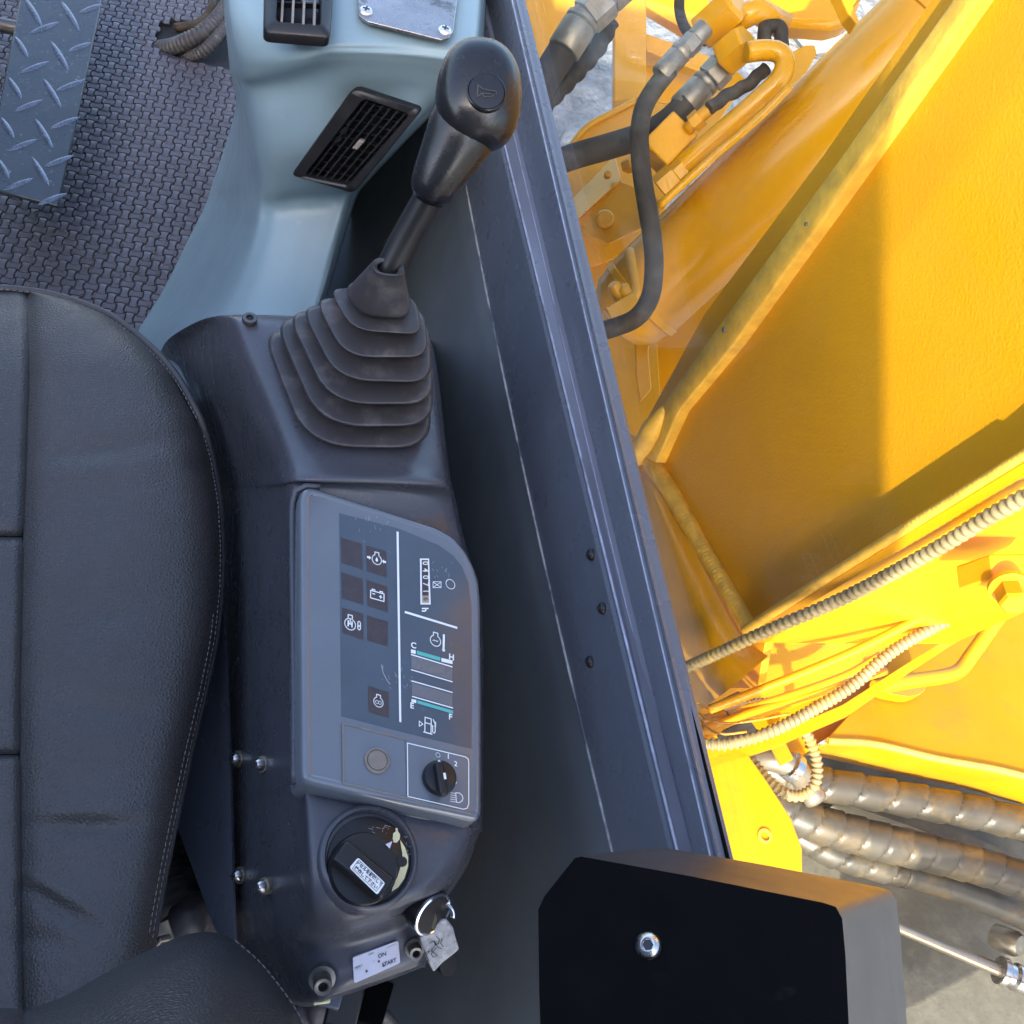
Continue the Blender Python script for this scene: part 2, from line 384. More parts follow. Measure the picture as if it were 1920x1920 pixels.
# ------------------------------------------------------------------ foam mat with interlocking studs
def inside(P, p):
    c = False; n = len(P)
    for i in range(n):
        a, b = P[i], P[i - 1]
        if (a[1] > p[1]) != (b[1] > p[1]) and p[0] < (b[0] - a[0]) * (p[1] - a[1]) / (b[1] - a[1]) + a[0]: c = not c
    return c
ZM = .012
matpx = [(-260, -120), (398, -120), (398, 28), (380, 40), (330, 34), (297, 40), (286, 60), (290, 82), (312, 100), (345, 112), (440, 132), (470, 190), (430, 300), (400, 400), (360, 500), (290, 640), (200, 760), (-260, 760)]
mt = thing('floor_mat', 'purple grey foam floor mat with interlocking raised studs, in front of the seat', 'floor mat', Z(150, 400, 0))
solid('mat_sheet', [Z(x, y, ZM - .004) for x, y in matpx], (0, 0, -.008), M_['matbase'], mt)
ang = math.radians(-9); pitch = .0176
a1 = np.array((math.cos(ang), math.sin(ang), 0)); a2 = np.array((-math.sin(ang), math.cos(ang), 0))
def bone():
    L_, Wd, w = .01022, .00712, .00520                 # half length, half width of the ends, half waist
    P = []
    for k in range(7):
        t = -1 + k / 3.0; P.append((L_ * .98 + .0013 * (1 - t * t), Wd * t))
    for k in range(1, 6):
        t = 1 - k / 3.0; P.append((L_ * .98 * t, w + (Wd - w) * abs(t) ** 1.5))
    for k in range(7):
        t = 1 - k / 3.0; P.append((-L_ * .98 - .0013 * (1 - t * t), Wd * t))
    for k in range(1, 6):
        t = -1 + k / 3.0; P.append((L_ * .98 * t, -(w + (Wd - w) * abs(t) ** 1.5)))
    return P
B2 = bone(); nb = len(B2)
def stud_mesh():
    V = [(x, y, 0) for x, y in B2] + [(x * .97, y * .97, .0024) for x, y in B2] + [(x * .88, y * .85, .0034) for x, y in B2]
    Fc = []
    for r in range(2):
        for i in range(nb):
            j = (i + 1) % nb; Fc.append((r * nb + i, r * nb + j, (r + 1) * nb + j, (r + 1) * nb + i))
    Fc.append(tuple(range(2 * nb, 3 * nb)))
    return V, Fc
SV, SF = stud_mesh()
sme = bpy.data.meshes.new('stud'); sme.from_pydata(SV, [], SF); sme.materials.append(M_['matrub']); sme.polygons.foreach_set('use_smooth', [True] * len(SF)); sme.set_sharp_from_angle(angle=math.radians(50))
o0 = Z(150, 400, ZM); cells = []
pedpx = [(40, -60), (200, -60), (190, 0), (108, 385), (0, 357), (-20, 350), (-20, 200)]
for i in range(-60, 60):
    for j in range(-60, 60):
        p = o0 + a1 * pitch * i + a2 * pitch * j
        q = p - C; d = q.dot(CI)
        if d < .2: continue
        px = 960 + 1920 * q.dot(CR) / d; py = 960 - 1920 * q.dot(CU) / d
        if px < -60 or py < -60 or py > 760 or not inside(matpx, (px, py)): continue
        vis = -10 < px < 500 and -10 < py < 640 and not inside(pedpx, (px, py)) and not (py > 560 and px < 250)
        cells.append((0 if vis else 1, d, p, (i + j) % 2))
cells.sort(key=lambda c: (c[0], c[1]))
SVn = np.array(SV); rest = []
for k, (_, d, p, odd) in enumerate(cells):
    rz = ang + (math.pi / 2 if odd else 0) + random.uniform(-.02, .02)
    if k < 300:
        o = bpy.data.objects.new('stud', sme); COL.objects.link(o); place(o, p - np.array((0, 0, .004)), mt); o.rotation_euler = (0, 0, rz)
    else:
        c, s = math.cos(rz), math.sin(rz); R = np.array(((c, -s, 0), (s, c, 0), (0, 0, 1)))
        rest.append(((SVn @ R.T + p - np.array((0, 0, .004))), SF))
V, Fc = [], []
for v, f in rest:
    k = len(V); V += list(v); Fc += [tuple(i + k for i in q) for q in f]
new_obj('stud_field', V, Fc, M_['matrub'], mt, smooth=50, kind='stuff')

gg = []
rgt = random.Random(9)
for k in range(260):
    x, y = rgt.gauss(140, 130), rgt.gauss(470, 90)
    if y > 620 or y < 250 or x < -20 or not inside(matpx, (x + 14, y)) or inside(pedpx, (x, y)): continue
    p = Z(x, y, ZM + .0006); s_ = rgt.uniform(.0006, .0018)
    gg.append(box_geo(p, np.array((math.cos(k), math.sin(k), .2)) * s_, np.array((-math.sin(k), math.cos(k), 0)) * s_ * rgt.uniform(.4, .9), np.array((0, 0, s_ * .5))))
new_obj('grit', *merge(*gg), mat=M_['deckgrey'], parent=mt, smooth=0, kind='stuff')
# conduits that rise through the mat opening
def corr(P, r, pitch, depth=.16, seg=14):
    P = smooth_path(P, pitch / 6)
    return tube(P, r, seg, rf=lambda s, t: 1 - depth * .5 + depth * .5 * math.cos(2 * math.pi * s / pitch))
tag(new_obj('corrugated_conduit', *corr([Z(300, 92, -.005), Z(330, 86, .02), Z(372, 66, .05), Z(405, 40, .06), Z(428, 10, .06)], .017, .0085), M_['conduit'], smooth=180),
    'fat dusty corrugated conduit rising through the opening in the floor mat', 'conduit', 'conduits in the mat opening')
tag(new_obj('corrugated_conduit', *corr([Z(350, 108, -.003), Z(378, 98, .03), Z(402, 76, .05), Z(430, 40, .06)], .013, .007), M_['conduit'], smooth=180),
    'thinner black corrugated conduit nearest the blue console in the mat opening', 'conduit', 'conduits in the mat opening')
tag(new_obj('cable', *tube(smooth_path([Z(330, 52, .01), Z(370, 45, .03), Z(395, 20, .05), Z(400, -20, .05)], .01), .009), M_['hose'], smooth=180),
    'plain dark cable behind the conduits at the back of the mat opening', 'cable')

# ------------------------------------------------------------------ tread plate pedal
pd = thing('foot_pedal', 'worn dark blue tread plate pedal standing over the purple mat', 'pedal', Z(100, 200, .13))
ZP = .15
pp = [Z(48, -60, ZP), Z(200, -60, ZP), Z(187, 20, ZP), Z(109, 386, ZP), Z(-40, 348, ZP), Z(-20, 290, ZP)]
solid('tread_plate', pp, (0, 0, -.007), M_['pedal'], pd, bevel=.0025)
def bar_geo(px, py, dx, dy, L_, w):
    a = Z(px - dx * L_, py - dy * L_, ZP + .0003); b = Z(px + dx * L_, py + dy * L_, ZP + .0003); d = b - a; n = _n(np.cross((0, 0, 1), d)); V, Fc = [], []
    K = 9
    for k in range(K):
        t = k / (K - 1); c = a + d * t; ww = W(w, c) * (1 - (2 * t - 1) ** 2) ** .7 * .5 + .0002; h = .0028 * (1 - (2 * t - 1) ** 2)
        V += [c - n * ww, c - n * ww * .35 + np.array((0, 0, h)), c + n * ww * .35 + np.array((0, 0, h)), c + n * ww]
    for k in range(K - 1):
        for j in range(3): Fc.append((k * 4 + j, k * 4 + j + 1, k * 4 + j + 5, k * 4 + j + 4))
    return V, Fc
barsA = [(83, 52), (170, 16), (65, 126), (150, 88), (53, 198), (132, 160), (42, 272), (122, 230), (35, 345), (110, 302), (98, 373), (100, -22), (188, -50)]
barsB = [(62, 22), (132, 30), (112, 105), (40, 88), (98, 175), (82, 250), (28, 165), (76, 322), (14, 240), (5, 315), (150, -40)]
for x, y in barsA: part('tread_bar', bar_geo(x, y, .90, -.36, 31 if x < 140 else 24, 13), 'treadbar', pd, smooth=60)
for x, y in barsB: part('tread_bar', bar_geo(x, y, .50, .86, 33 if x > 50 else 24, 12), 'treadbar', pd, smooth=60)
part('pedal_shaft', tube([Z(-40, 38, .10), Z(44, 56, .10)], .013), 'darkbolt', pd)

# ------------------------------------------------------------------ light blue front console
fc = thing('front_console', 'light blue grey front console moulding with two black air vents', 'console', Z(520, 300, .3))
rows = [
 [(416, -70, .30), (419, -70, .58), (424, -70, .69), (440, -70, .715), (560, -70, .73), (660, -70, .735), (780, -70, .735), (885, -70, .735), (908, -70, .72), (914, -70, .66), (915, -70, .4)],
 [(421, 30, .28), (424, 30, .55), (429, 30, .66), (445, 32, .695), (560, 45, .722), (650, 60, .73), (780, 60, .73), (880, 70, .73), (902, 70, .71), (907, 72, .66), (908, 72, .4)],
 [(427, 90, .25), (430, 92, .52), (438, 94, .63), (458, 100, .67), (560, 98, .71), (625, 92, .722), (760, 96, .722), (862, 108, .722), (888, 112, .71), (893, 114, .66), (894, 114, .4)],
 [(431, 128, .22), (435, 132, .50), (448, 136, .61), (474, 143, .645), (560, 122, .695), (630, 108, .712), (760, 112, .712), (850, 124, .71), (876, 128, .70), (882, 130, .65), (883, 130, .4)],
 [(436, 155, .15), (441, 160, .45), (455, 165, .575), (482, 168, .62), (560, 150, .66), (640, 135, .69), (760, 140, .69), (838, 148, .688), (858, 152, .675), (864, 155, .63), (865, 155, .4)],
 [(442, 200, .06), (449, 208, .38), (464, 220, .54), (488, 228, .59), (560, 210, .625), (640, 190, .65), (730, 185, .655), (800, 188, .655), (822, 192, .64), (828, 196, .60), (829, 196, .35)],
 [(420, 280, .02), (446, 280, .30), (472, 286, .50), (494, 296, .545), (556, 290, .575), (620, 280, .595), (690, 270, .605), (736, 262, .605), (752, 262, .595), (758, 266, .55), (759, 268, .3)],
 [(398, 345, .02), (436, 345, .25), (478, 350, .46), (502, 356, .50), (556, 350, .52), (610, 344, .535), (645, 338, .54), (672, 334, .54), (684, 334, .53), (690, 338, .49), (691, 340, .25)],
 [(388, 378, .02), (430, 380, .22), (474, 390, .435), (502, 392, .468), (556, 380, .485), (606, 372, .495), (640, 367, .50), (654, 365, .50), (663, 364, .49), (668, 368, .45), (669, 370, .2)],
 [(365, 425, .02), (414, 436, .20), (462, 450, .405), (492, 450, .445), (545, 440, .460), (592, 430, .468), (622, 424, .472), (636, 422, .472), (645, 422, .46), (650, 426, .42), (651, 428, .2)],
 [(308, 540, .02), (360, 552, .17), (415, 562, .36), (452, 565, .405), (510, 550, .425), (560, 535, .433), (592, 525, .437), (608, 521, .437), (616, 520, .43), (621, 524, .39), (622, 526, .2)],
 [(264, 612, .02), (296, 640, .15), (340, 660, .33), (385, 668, .38), (450, 650, .41), (530, 630, .42), (570, 612, .42), (586, 606, .42), (594, 604, .41), (599, 608, .37), (600, 610, .2)],
 [(228, 680, .02), (250, 720, .12), (290, 750, .30), (340, 760, .35), (430, 740, .40), (520, 720, .41), (560, 700, .41), (580, 695, .41), (590, 694, .40), (595, 696, .36), (596, 698, .2)],
]
new_obj('moulding', *grid_geo(loft_pts(rows, 6, 6)), mat=M_['lblue'], parent=fc, smooth=180)

def vent(quad, inner, depth, ncols, nrows, parent, name, axis_lab, cross=True, vbar='black'):
    """quad: outer corners TL TR BR BL (world), inner the same for the opening."""
    O = [np.array(p) for p in quad]; I = [np.array(p) for p in inner]
    n = _n(np.cross(O[1] - O[0], O[3] - O[0]));  n = n if n.dot(C - O[0]) > 0 else -n
    Or = round_poly(O, .008); Ir = round_poly(I, .006); m = len(Or)
    V = [p - n * .008 for p in Or] + [p + n * .002 for p in Or] + [p + n * .004 for p in [q + _n(O[0] + O[2] - 2 * q) * .0022 for q in Or]] + [p + n * .0035 for p in [q - _n(O[0] + O[2] - 2 * q) * .0018 for q in Ir]] + [p + n * .001 for p in Ir] + [p - n * depth for p in Ir]
    Fc = []
    for r in range(5):
        for i in range(m):
            j = (i + 1) % m; Fc.append((r * m + i, r * m + j, (r + 1) * m + j, (r + 1) * m + i))
    Fc.append(tuple(range(5 * m, 6 * m)))
    f = part(name, (V, Fc), 'black', parent, smooth=50)
    def at(u, v, d): return I[0] * (1 - u) * (1 - v) + I[1] * u * (1 - v) + I[2] * u * v + I[3] * (1 - u) * v - n * d
    for k in range(ncols):
        u = (k + .5) / ncols
        a, b = at(u, -.01, .0035), at(u, 1.01, .0035); du = _n(at(u + .02, .5, 0) - at(u, .5, 0)) * .0011
        part('louvre', prism([a - du, a + du, b + du, b - du], -n * .008), vbar, f, smooth=0)
    for k in range(nrows):
        v = (k + .5) / nrows
        a, b = at(-.01, v, .0105), at(1.01, v, .0105); dv = _n(at(.5, v + .02, 0) - at(.5, v, 0)) * .0010
        part('cross_louvre', prism([a - dv, a + dv, b + dv, b - dv], -n * .006), 'black', f, smooth=0)
    return f, at, n
q = [Z(497, -90, .750), Z(630, -90, .750), Z(618, 76, .748), Z(494, 66, .735)]
qi = [Z(524, -70, .751), Z(603, -70, .751), Z(600, 52, .750), Z(518, 44, .742)]
vent(q, qi, .022, 4, 3, fc, 'air_vent', 0, vbar='socket')
PV = Plane(Z(664, 162, .682), Z(791, 203, .684), Z(548, 328, .578))
q = [PV(x, y) for x, y in ((664, 162), (793, 204), (664, 362), (546, 328))]
qi = [PV(x, y) for x, y in ((682, 186), (768, 214), (654, 344), (572, 328))]
f, at, n = vent(q, qi, .030, 6, 9, fc, 'air_vent', 0)
part('vent_knob', merge(box_geo(PV(673, 270, .000), _n(at(1, .5, 0) - at(0, .5, 0)) * .0032, _n(at(.5, 1, 0) - at(.5, 0, 0)) * .0062, n * .004)), 'socket', f, bevel=.001)
pl = Plane(Z(672, 30, .742), Z(848, 65, .742), Z(680, -50, .742))
plate = solid('metal_cover', [pl(x, y) for x, y in ((668, -60), (672, 28), (690, 40), (828, 74), (842, 70), (850, 58), (866, -60))], pl.n * -.0035, M_['alu'], fc, bevel=.0008)
for x, y in ((686, 22), (834, 58)):
    s = part('screw', screw_geo(pl(x, y), pl.n, W(13, pl(x, y)), .0035), 'zinc', plate); part('cross_slot', cross_geo(pl(x, y), pl.n, W(13, pl(x, y)), .0036), 'inkdark', s, smooth=0)

# ------------------------------------------------------------------ right control console
cc = thing('control_console', 'dark grey moulded right-hand control console between seat and window wall', 'console', Z(640, 1200, .3))
rows = [
 [(300, 662, .22), (312, 640, .34), (335, 622, .45), (372, 602, .56), (410, 592, .625), (455, 590, .645), (540, 592, .648), (660, 600, .648), (775, 622, .640), (795, 630, .62), (800, 634, .55), (801, 636, .35)],
 [(308, 690, .22), (326, 664, .34), (358, 642, .46), (398, 618, .585), (428, 604, .645), (462, 602, .66), (540, 604, .663), (660, 612, .663), (785, 634, .66), (804, 642, .64), (810, 646, .57), (811, 648, .35)],
 [(330, 730, .22), (350, 716, .36), (384, 700, .50), (422, 680, .605), (450, 668, .648), (480, 664, .663), (560, 668, .668), (680, 676, .668), (795, 690, .663), (815, 698, .645), (821, 702, .57), (822, 704, .35)],
 [(370, 810, .22), (385, 806, .36), (425, 796, .51), (468, 780, .615), (494, 770, .652), (520, 767, .668), (600, 775, .673), (700, 780, .673), (806, 786, .668), (826, 794, .65), (832, 798, .57), (833, 800, .35)],
 [(400, 880, .22), (412, 878, .36), (455, 872, .52), (504, 864, .625), (527, 860, .660), (551, 858, .677), (620, 862, .682), (720, 866, .682), (815, 872, .674), (836, 878, .655), (842, 882, .57), (843, 884, .35)],
 [(412, 912, .22), (420, 911, .36), (465, 909, .52), (515, 905, .630), (534, 902, .664), (558, 899, .681), (625, 901, .686), (725, 903, .686), (824, 908, .678), (843, 914, .656), (849, 918, .57), (850, 920, .35)],
 [(414, 924, .22), (422, 924, .36), (468, 924, .52), (522, 922, .630), (538, 918, .658), (556, 914, .672), (626, 916, .672), (726, 922, .668), (832, 934, .656), (850, 940, .636), (856, 944, .56), (857, 946, .35)],
 [(417, 1000, .22), (424, 1000, .36), (470, 1000, .52), (530, 1000, .625), (545, 1000, .655), (558, 1000, .665), (630, 1000, .660), (730, 1003, .654), (845, 1008, .642), (866, 1014, .626), (872, 1018, .55), (873, 1020, .35)],
 [(418, 1120, .22), (428, 1120, .36), (474, 1120, .52), (535, 1120, .625), (549, 1120, .655), (561, 1120, .665), (640, 1120, .660), (740, 1122, .653), (868, 1125, .640), (893, 1128, .626), (902, 1132, .55), (903, 1134, .35)],
 [(420, 1300, .22), (432, 1300, .36), (478, 1300, .52), (540, 1300, .625), (554, 1300, .655), (566, 1300, .665), (645, 1300, .660), (745, 1302, .652), (874, 1305, .640), (898, 1308, .626), (906, 1312, .55), (907, 1314, .35)],
 [(422, 1460, .22), (436, 1460, .36), (480, 1460, .52), (548, 1460, .625), (562, 1462, .655), (574, 1464, .665), (650, 1480, .660), (750, 1502, .653), (872, 1525, .642), (896, 1532, .628), (904, 1536, .55), (905, 1538, .35)],
 [(423, 1500, .22), (437, 1500, .36), (482, 1500, .52), (552, 1500, .625), (568, 1500, .655), (582, 1502, .667), (655, 1515, .664), (755, 1534, .657), (866, 1550, .646), (890, 1556, .630), (898, 1560, .55), (899, 1562, .35)],
 [(424, 1600, .22), (438, 1600, .36), (484, 1600, .52), (556, 1600, .625), (573, 1600, .655), (590, 1600, .667), (665, 1605, .664), (750, 1610, .657), (840, 1614, .648), (868, 1616, .630), (877, 1618, .55), (878, 1620, .35)],
 [(425, 1680, .22), (439, 1680, .36), (486, 1680, .51), (560, 1684, .612), (577, 1688, .642), (596, 1694, .656), (668, 1695, .656), (735, 1690, .652), (800, 1676, .645), (838, 1664, .626), (850, 1662, .55), (852, 1664, .35)],
 [(426, 1730, .22), (440, 1730, .36), (488, 1735, .48), (548, 1740, .575), (575, 1742, .600), (606, 1742, .622), (660, 1736, .632), (730, 1716, .632), (786, 1692, .628), (826, 1680, .612), (838, 1678, .54), (840, 1680, .35)],
 [(427, 1760, .22), (442, 1762, .35), (492, 1772, .46), (548, 1778, .545), (580, 1776, .570), (612, 1770, .582), (664, 1758, .588), (730, 1738, .588), (780, 1716, .586), (812, 1704, .575), (824, 1702, .52), (826, 1704, .35)],
 [(440, 1800, .22), (460, 1806, .34), (510, 1816, .44), (556, 1820, .53), (586, 1818, .562), (618, 1810, .572), (668, 1796, .578), (730, 1776, .578), (780, 1758, .577), (808, 1748, .570), (818, 1746, .52), (820, 1748, .35)],
 [(470, 1852, .22), (500, 1862, .33), (540, 1870, .43), (572, 1872, .525), (592, 1868, .556), (618, 1860, .566), (668, 1842, .571), (730, 1822, .571), (772, 1808, .570), (792, 1800, .563), (800, 1798, .52), (802, 1800, .35)],
 [(480, 1866, .20), (512, 1876, .31), (552, 1882, .40), (580, 1884, .49), (598, 1880, .53), (620, 1872, .545), (668, 1856, .55), (726, 1836, .55), (768, 1820, .55), (788, 1812, .545), (796, 1810, .50), (798, 1812, .33)],
 [(482, 1870, .18), (514, 1880, .28), (554, 1886, .36), (582, 1888, .42), (600, 1884, .44), (620, 1876, .45), (668, 1860, .45), (724, 1840, .45), (766, 1824, .45), (786, 1816, .45), (794, 1814, .42), (796, 1816, .3)],
]
new_obj('console_shell', *grid_geo(loft_pts(rows, 6, 6)), mat=M_['console'], parent=cc, smooth=180)
# raised lip round the instrument panel
part('panel_lip', tube(smooth_path([Z(552, 1470, .6685), Z(552, 1300, .6685), Z(549, 1100, .6685), Z(548, 960, .672), Z(552, 926, .677), Z(566, 912, .679), Z(600, 912, .679)], .01), .0026, 8), 'console', cc, smooth=180)
part('panel_lip', tube(smooth_path([Z(552, 1470, .6685), Z(575, 1480, .6675), Z(700, 1512, .659), Z(800, 1535, .652), Z(890, 1552, .637)], .01), .0016, 8), 'console', cc, smooth=180)
# side fixing screws
def face_n(px, py, rows_z=None): return _n(np.array((-.90, -.05, .42)))
for x, y, z in ((448, 1423, .44), (494, 1433, .552), (452, 1641, .44), (498, 1661, .552)):
    p = Z(x, y, z); n = _n(np.array((-.80, -.16, .58)))
    p = p + n * .001; r = W(15, p)
    w = part('washer', lathe(p, n, [(r * 1.05, -.004), (r * 1.05, .0008), (r * .7, .0012)], 18), 'oldsteel', cc)
    s = part('screw', screw_geo(p, n, r * .82, .007), 'steel', cc); part('cross_slot', cross_geo(p, n, r * .8, .0072), 'inkdark', s, smooth=0)
p = Z(446, 1240, .43); part('plug', lathe(p, (-.93, -.12, .3), [(.004, -.004), (.004, .001), (.002, .0015)], 14), 'console', cc)
# hexagon socket bolts
p = Z(468, 601, .664); b = hexsocket('hex_bolt', p, (0.05, .0, 1), W(14, p), .004, 'darkbolt', cc)
p = Z(604, 1834, .574); nB = _n((-.05, -.55, .83)); part('washer', lathe(p, nB, [(W(25, p), -.004), (W(25, p), .0015), (W(15, p), .002)], 24), 'darkbolt', cc); hexsocket('hex_bolt', p + nB * .003, nB, W(17, p), .010, 'darkbolt', cc)
p = Z(777, 1777, .576); part('washer', lathe(p, nB, [(W(19, p), -.003), (W(19, p), .0015), (W(12, p), .002)], 24), 'darkbolt', cc); hexsocket('hex_bolt', p + nB * .002, nB, W(13, p), .008, 'darkbolt', cc)
# ring moulded round the throttle dial
PD = Plane(Z(600, 1600, .6685), Z(788, 1606, .655), Z(690, 1690, .6605))
def ring(o, n, prof, seg=48): return lathe(o, n, prof, seg)
pc = PD(691, 1608); r = W(97, pc)
part('dial_surround', ring(pc, PD.n, [(r * 1.02, -.012), (r * 1.0, .0018), (r * .95, .0040), (r * .90, .0042), (r * .865, .0022), (r * .85, -.003), (r * .30, -.003)]), 'console', cc, smooth=60)
# sticker with the key positions
PS = Plane(Z(660, 1800, .5790), Z(747, 1768, .5790), Z(663, 1842, .5725))
corners = [(660, 1794), (745, 1762), (749, 1804), (663, 1842)]
sp = round_poly([PS(x, y, .0022) for x, y in corners], .0016)
st = solid('sticker', sp, PS.n * -.0022, M_['sticker'], cc)
ex = np.array((85, -32)) / 90.0; ey = np.array((3, 45)) / 45.0
fr = Pr(PS, (703, 1800), ex, -ey, off=.0026)
part('sticker_print', merge(text_geo(Pr(PS, (715, 1789), ex * 10, -ey * 10, .0026), 'ON', 1.05, .025), text_geo(Pr(PS, (728, 1803), ex * 10, -ey * 10, .0026), 'START', .95, .025),
     text_geo(Pr(PS, (671, 1811), ex * 8, -ey * 8, .0026), 'HEAT', .8), text_geo(Pr(PS, (694, 1787), ex * 8, -ey * 8, .0026), 'OFF', .7),
     fr.disc((-19, -4.5 - 8), 2.2), fr.disc((6, -3), 2.2), fr.disc((15, -14), 2.2)), 'inkdark', st, smooth=0)
part('sticker_print', merge(fr.stroke([(22, 16), (40, 17)], .8), fr.stroke([(-40, -4), (-30, -3)], .6), fr.stroke([(-5, 0), (-2, 1)], 1.2)), 'dimprint', st, smooth=0)

# ------------------------------------------------------------------ instrument panel
ip = thing('instrument_panel', 'glossy blue grey instrument panel with warning symbols and hour meter on the console', 'instrument panel', Z(720, 1200, .66))
PP = Plane(Z(562, 925, .686), Z(900, 1100, .660), Z(566, 1460, .686))
bez = [(562, 934), (566, 918), (580, 912), (604, 918), (720, 955), (820, 988), (852, 1006), (874, 1032), (890, 1062), (899, 1090), (902, 1125), (904, 1300), (904, 1525), (896, 1540), (760, 1511), (574, 1469), (565, 1456), (563, 1200)]
bz = [PP(x, y) for x, y in bez]
cen = sum(bz) / len(bz)
m = len(bz)
def inset(P, d):
    out = []
    for i in range(len(P)):
        a, b, c = P[i - 1], P[i], P[(i + 1) % len(P)]
        u, v = _n(b - a), _n(c - b); nn = _n(np.cross(PP.n, u)) + _n(np.cross(PP.n, v)); nn = _n(nn)
        if nn.dot(cen - b) < 0: nn = -nn
        out.append(b + nn * d)
    return out
bz2 = round_poly(bz, .004, 3)
V = [p - PP.n * .030 for p in bz2] + [p - PP.n * .004 for p in bz2] + [p - PP.n * .0010 for p in inset(bz2, .0008)] + [p + PP.n * .0006 for p in inset(bz2, .0030)] + [p + PP.n * .0006 for p in inset(bz2, .0055)] + [p - PP.n * .0004 for p in inset(bz2, .0072)]
mm = len(bz2); Fc = []
for r in range(5):
    for i in range(mm):
        j = (i + 1) % mm; Fc.append((r * mm + i, r * mm + j, (r + 1) * mm + j, (r + 1) * mm + i))
bzo = part('bezel', (V, Fc), 'bezel', ip, smooth=40)
inner = [(573, 940), (582, 930), (604, 930), (720, 966), (815, 999), (845, 1015), (864, 1039), (880, 1066), (889, 1095), (892, 1130), (894, 1300), (894, 1522), (760, 1496), (580, 1456), (575, 1448), (573, 1200)]
solid('bezel_face', [PP(x, y, -.0001) for x, y in inner], PP.n * -.006, M_['bezel'], ip, smooth=0)
scr = [(636, 962), (747, 991), (822, 1022), (850, 1042), (866, 1062), (878, 1092), (884, 1140), (885, 1300), (884, 1404), (760, 1374), (640, 1343), (638, 1200)]
so = solid('instrument_window', [PP(x, y, .0001) for x, y in scr], PP.n * -.004, M_['screen'], ip)
E1 = np.array((.965, .27)); E2 = np.array((.02, -1.0))
OF = .0006
def fr_at(x, y, s=1.0, e1=E1, e2=E2, off=OF): return Pr(PP, (x, y), e1 * s, e2 * s, off)
def pxpoly(P, off=OF): return [PP(x, y, off) for x, y in P], [tuple(range(len(P)))]
for q in ([(639, 1008), (678, 1020), (680, 1068), (640, 1055)], [(640, 1073), (680, 1086), (681, 1134), (641, 1122)], [(641, 1139), (681, 1151), (681, 1200), (642, 1187)],
          [(686, 1023), (724, 1034), (725, 1083), (688, 1071)], [(687, 1088), (726, 1100), (727, 1148), (689, 1136)], [(688, 1154), (727, 1166), (727, 1212), (689, 1201)], [(690, 1286), (728, 1298), (729, 1346), (691, 1335)]):
    part('warning_lamp', pxpoly(q, .0003), 'lampcell', so, smooth=0)
lw = 1.9
def icon(name, *gs, m='white'): return part(name, merge(*gs), m, so, smooth=0)
f = fr_at(706, 1050); eng = lambda f, r=9: merge(f.circle((0, 0), r, lw, a0=115, a1=425), f.stroke([(-r * .42, r * .9), (-r * .42, r * 1.5), (r * .42, r * 1.5), (r * .42, r * .9)], lw))
arrow = lambda f, x, s: f.poly([(x, 0), (x + s * 4, 4), (x + s * 4, 1.8), (x + s * 8, 1.8), (x + s * 8, -1.8), (x + s * 4, -1.8), (x + s * 4, -4)])
icon('oil_pressure_symbol', eng(f), f.poly([(0, 5), (2.6, -.5), (2, -3), (0, -4), (-2, -3), (-2.6, -.5)]), arrow(f, -11, -1), arrow(f, 10, 1))
f = fr_at(707, 1118)
icon('battery_symbol', f.stroke([(-13, -7), (13, -7), (13, 7), (-13, 7)], lw, True), f.stroke([(-10, 8), (-10, 10), (-5, 10), (-5, 8)], lw), f.stroke([(10, 8), (10, 10), (5, 10), (5, 8)], lw), f.stroke([(-9, 2), (-5, 2)], lw), f.stroke([(4, 0), (9, 0)], lw), f.stroke([(6.5, -2.6), (6.5, 2.6)], lw))
f = fr_at(656, 1171)
icon('swing_lock_symbol', f.circle((0, 0), 10.5, lw), f.stroke([(-4, 10), (-4, 17), (4, 17), (4, 10)], lw, True), text_geo(fr_at(656, 1171, 14), 'H', 1.1, .04), f.stroke([(0, 10), (0, 3)], lw),
     f.stroke([(15, 3), (15, 8), (17.5, 10), (20, 8), (20, 3)], lw), f.stroke([(15, 2), (15, -4), (17.5, -6), (20, -4), (20, 2)], lw, True), f.disc((17.5, 1), 1.5))
f = fr_at(709, 1317); icon('glow_plug_symbol', eng(f), f.circle((-2.6, -.5), 3, 1.4), f.circle((2.6, -.5), 3, 1.4))
f = fr_at(816, 1202); icon('coolant_symbol', eng(f, 10), f.stroke([(-5, -1), (-3, 1), (-1, -1), (1, 1), (3, -1), (5, 1)], 1.2), f.stroke([(16, -12), (16, 15)], 4.0), f.disc((16, -13), 3.0))
f = fr_at(802, 1361)
icon('fuel_pump_symbol', f.stroke([(-8, -14), (8, -14)], lw * 1.2), f.stroke([(-6, -13), (-6, 14), (6, 14), (6, -13)], lw), f.stroke([(-6, 4), (6, 4)], lw), f.stroke([(6, 2), (9, 2), (9, -9), (12, -11), (14, -8), (14, 6), (10, 14)], lw), f.stroke([(14, 2), (14, 10)], 3), f.stroke([(-17, 4), (-17, -6), (-10, 0)], lw * .8, True))
icon('divider_line', pxpoly([(743, 997), (747, 998), (752, 1355), (748, 1354)])); icon('divider_line', pxpoly([(759, 1146), (857, 1176), (857, 1180), (758, 1150)]))
hm = solid('hour_meter', [PP(x, y, .0003) for x, y in ((787, 1048), (804, 1048), (807, 1134), (788, 1134))], PP.n * .0004, M_['white'], ip)
part('counter_window', ([PP(x, y, .0009) for x, y in ((790, 1051), (801.5, 1051), (803.5, 1131), (791, 1131))], [(0, 1, 2, 3)]), 'lampcell', hm, smooth=0)
part('tenths_wheel', ([PP(x, y, .0011) for x, y in ((791, 1118), (803.2, 1118), (803.5, 1131), (791, 1131))], [(0, 1, 2, 3)]), 'beige', hm, smooth=0)
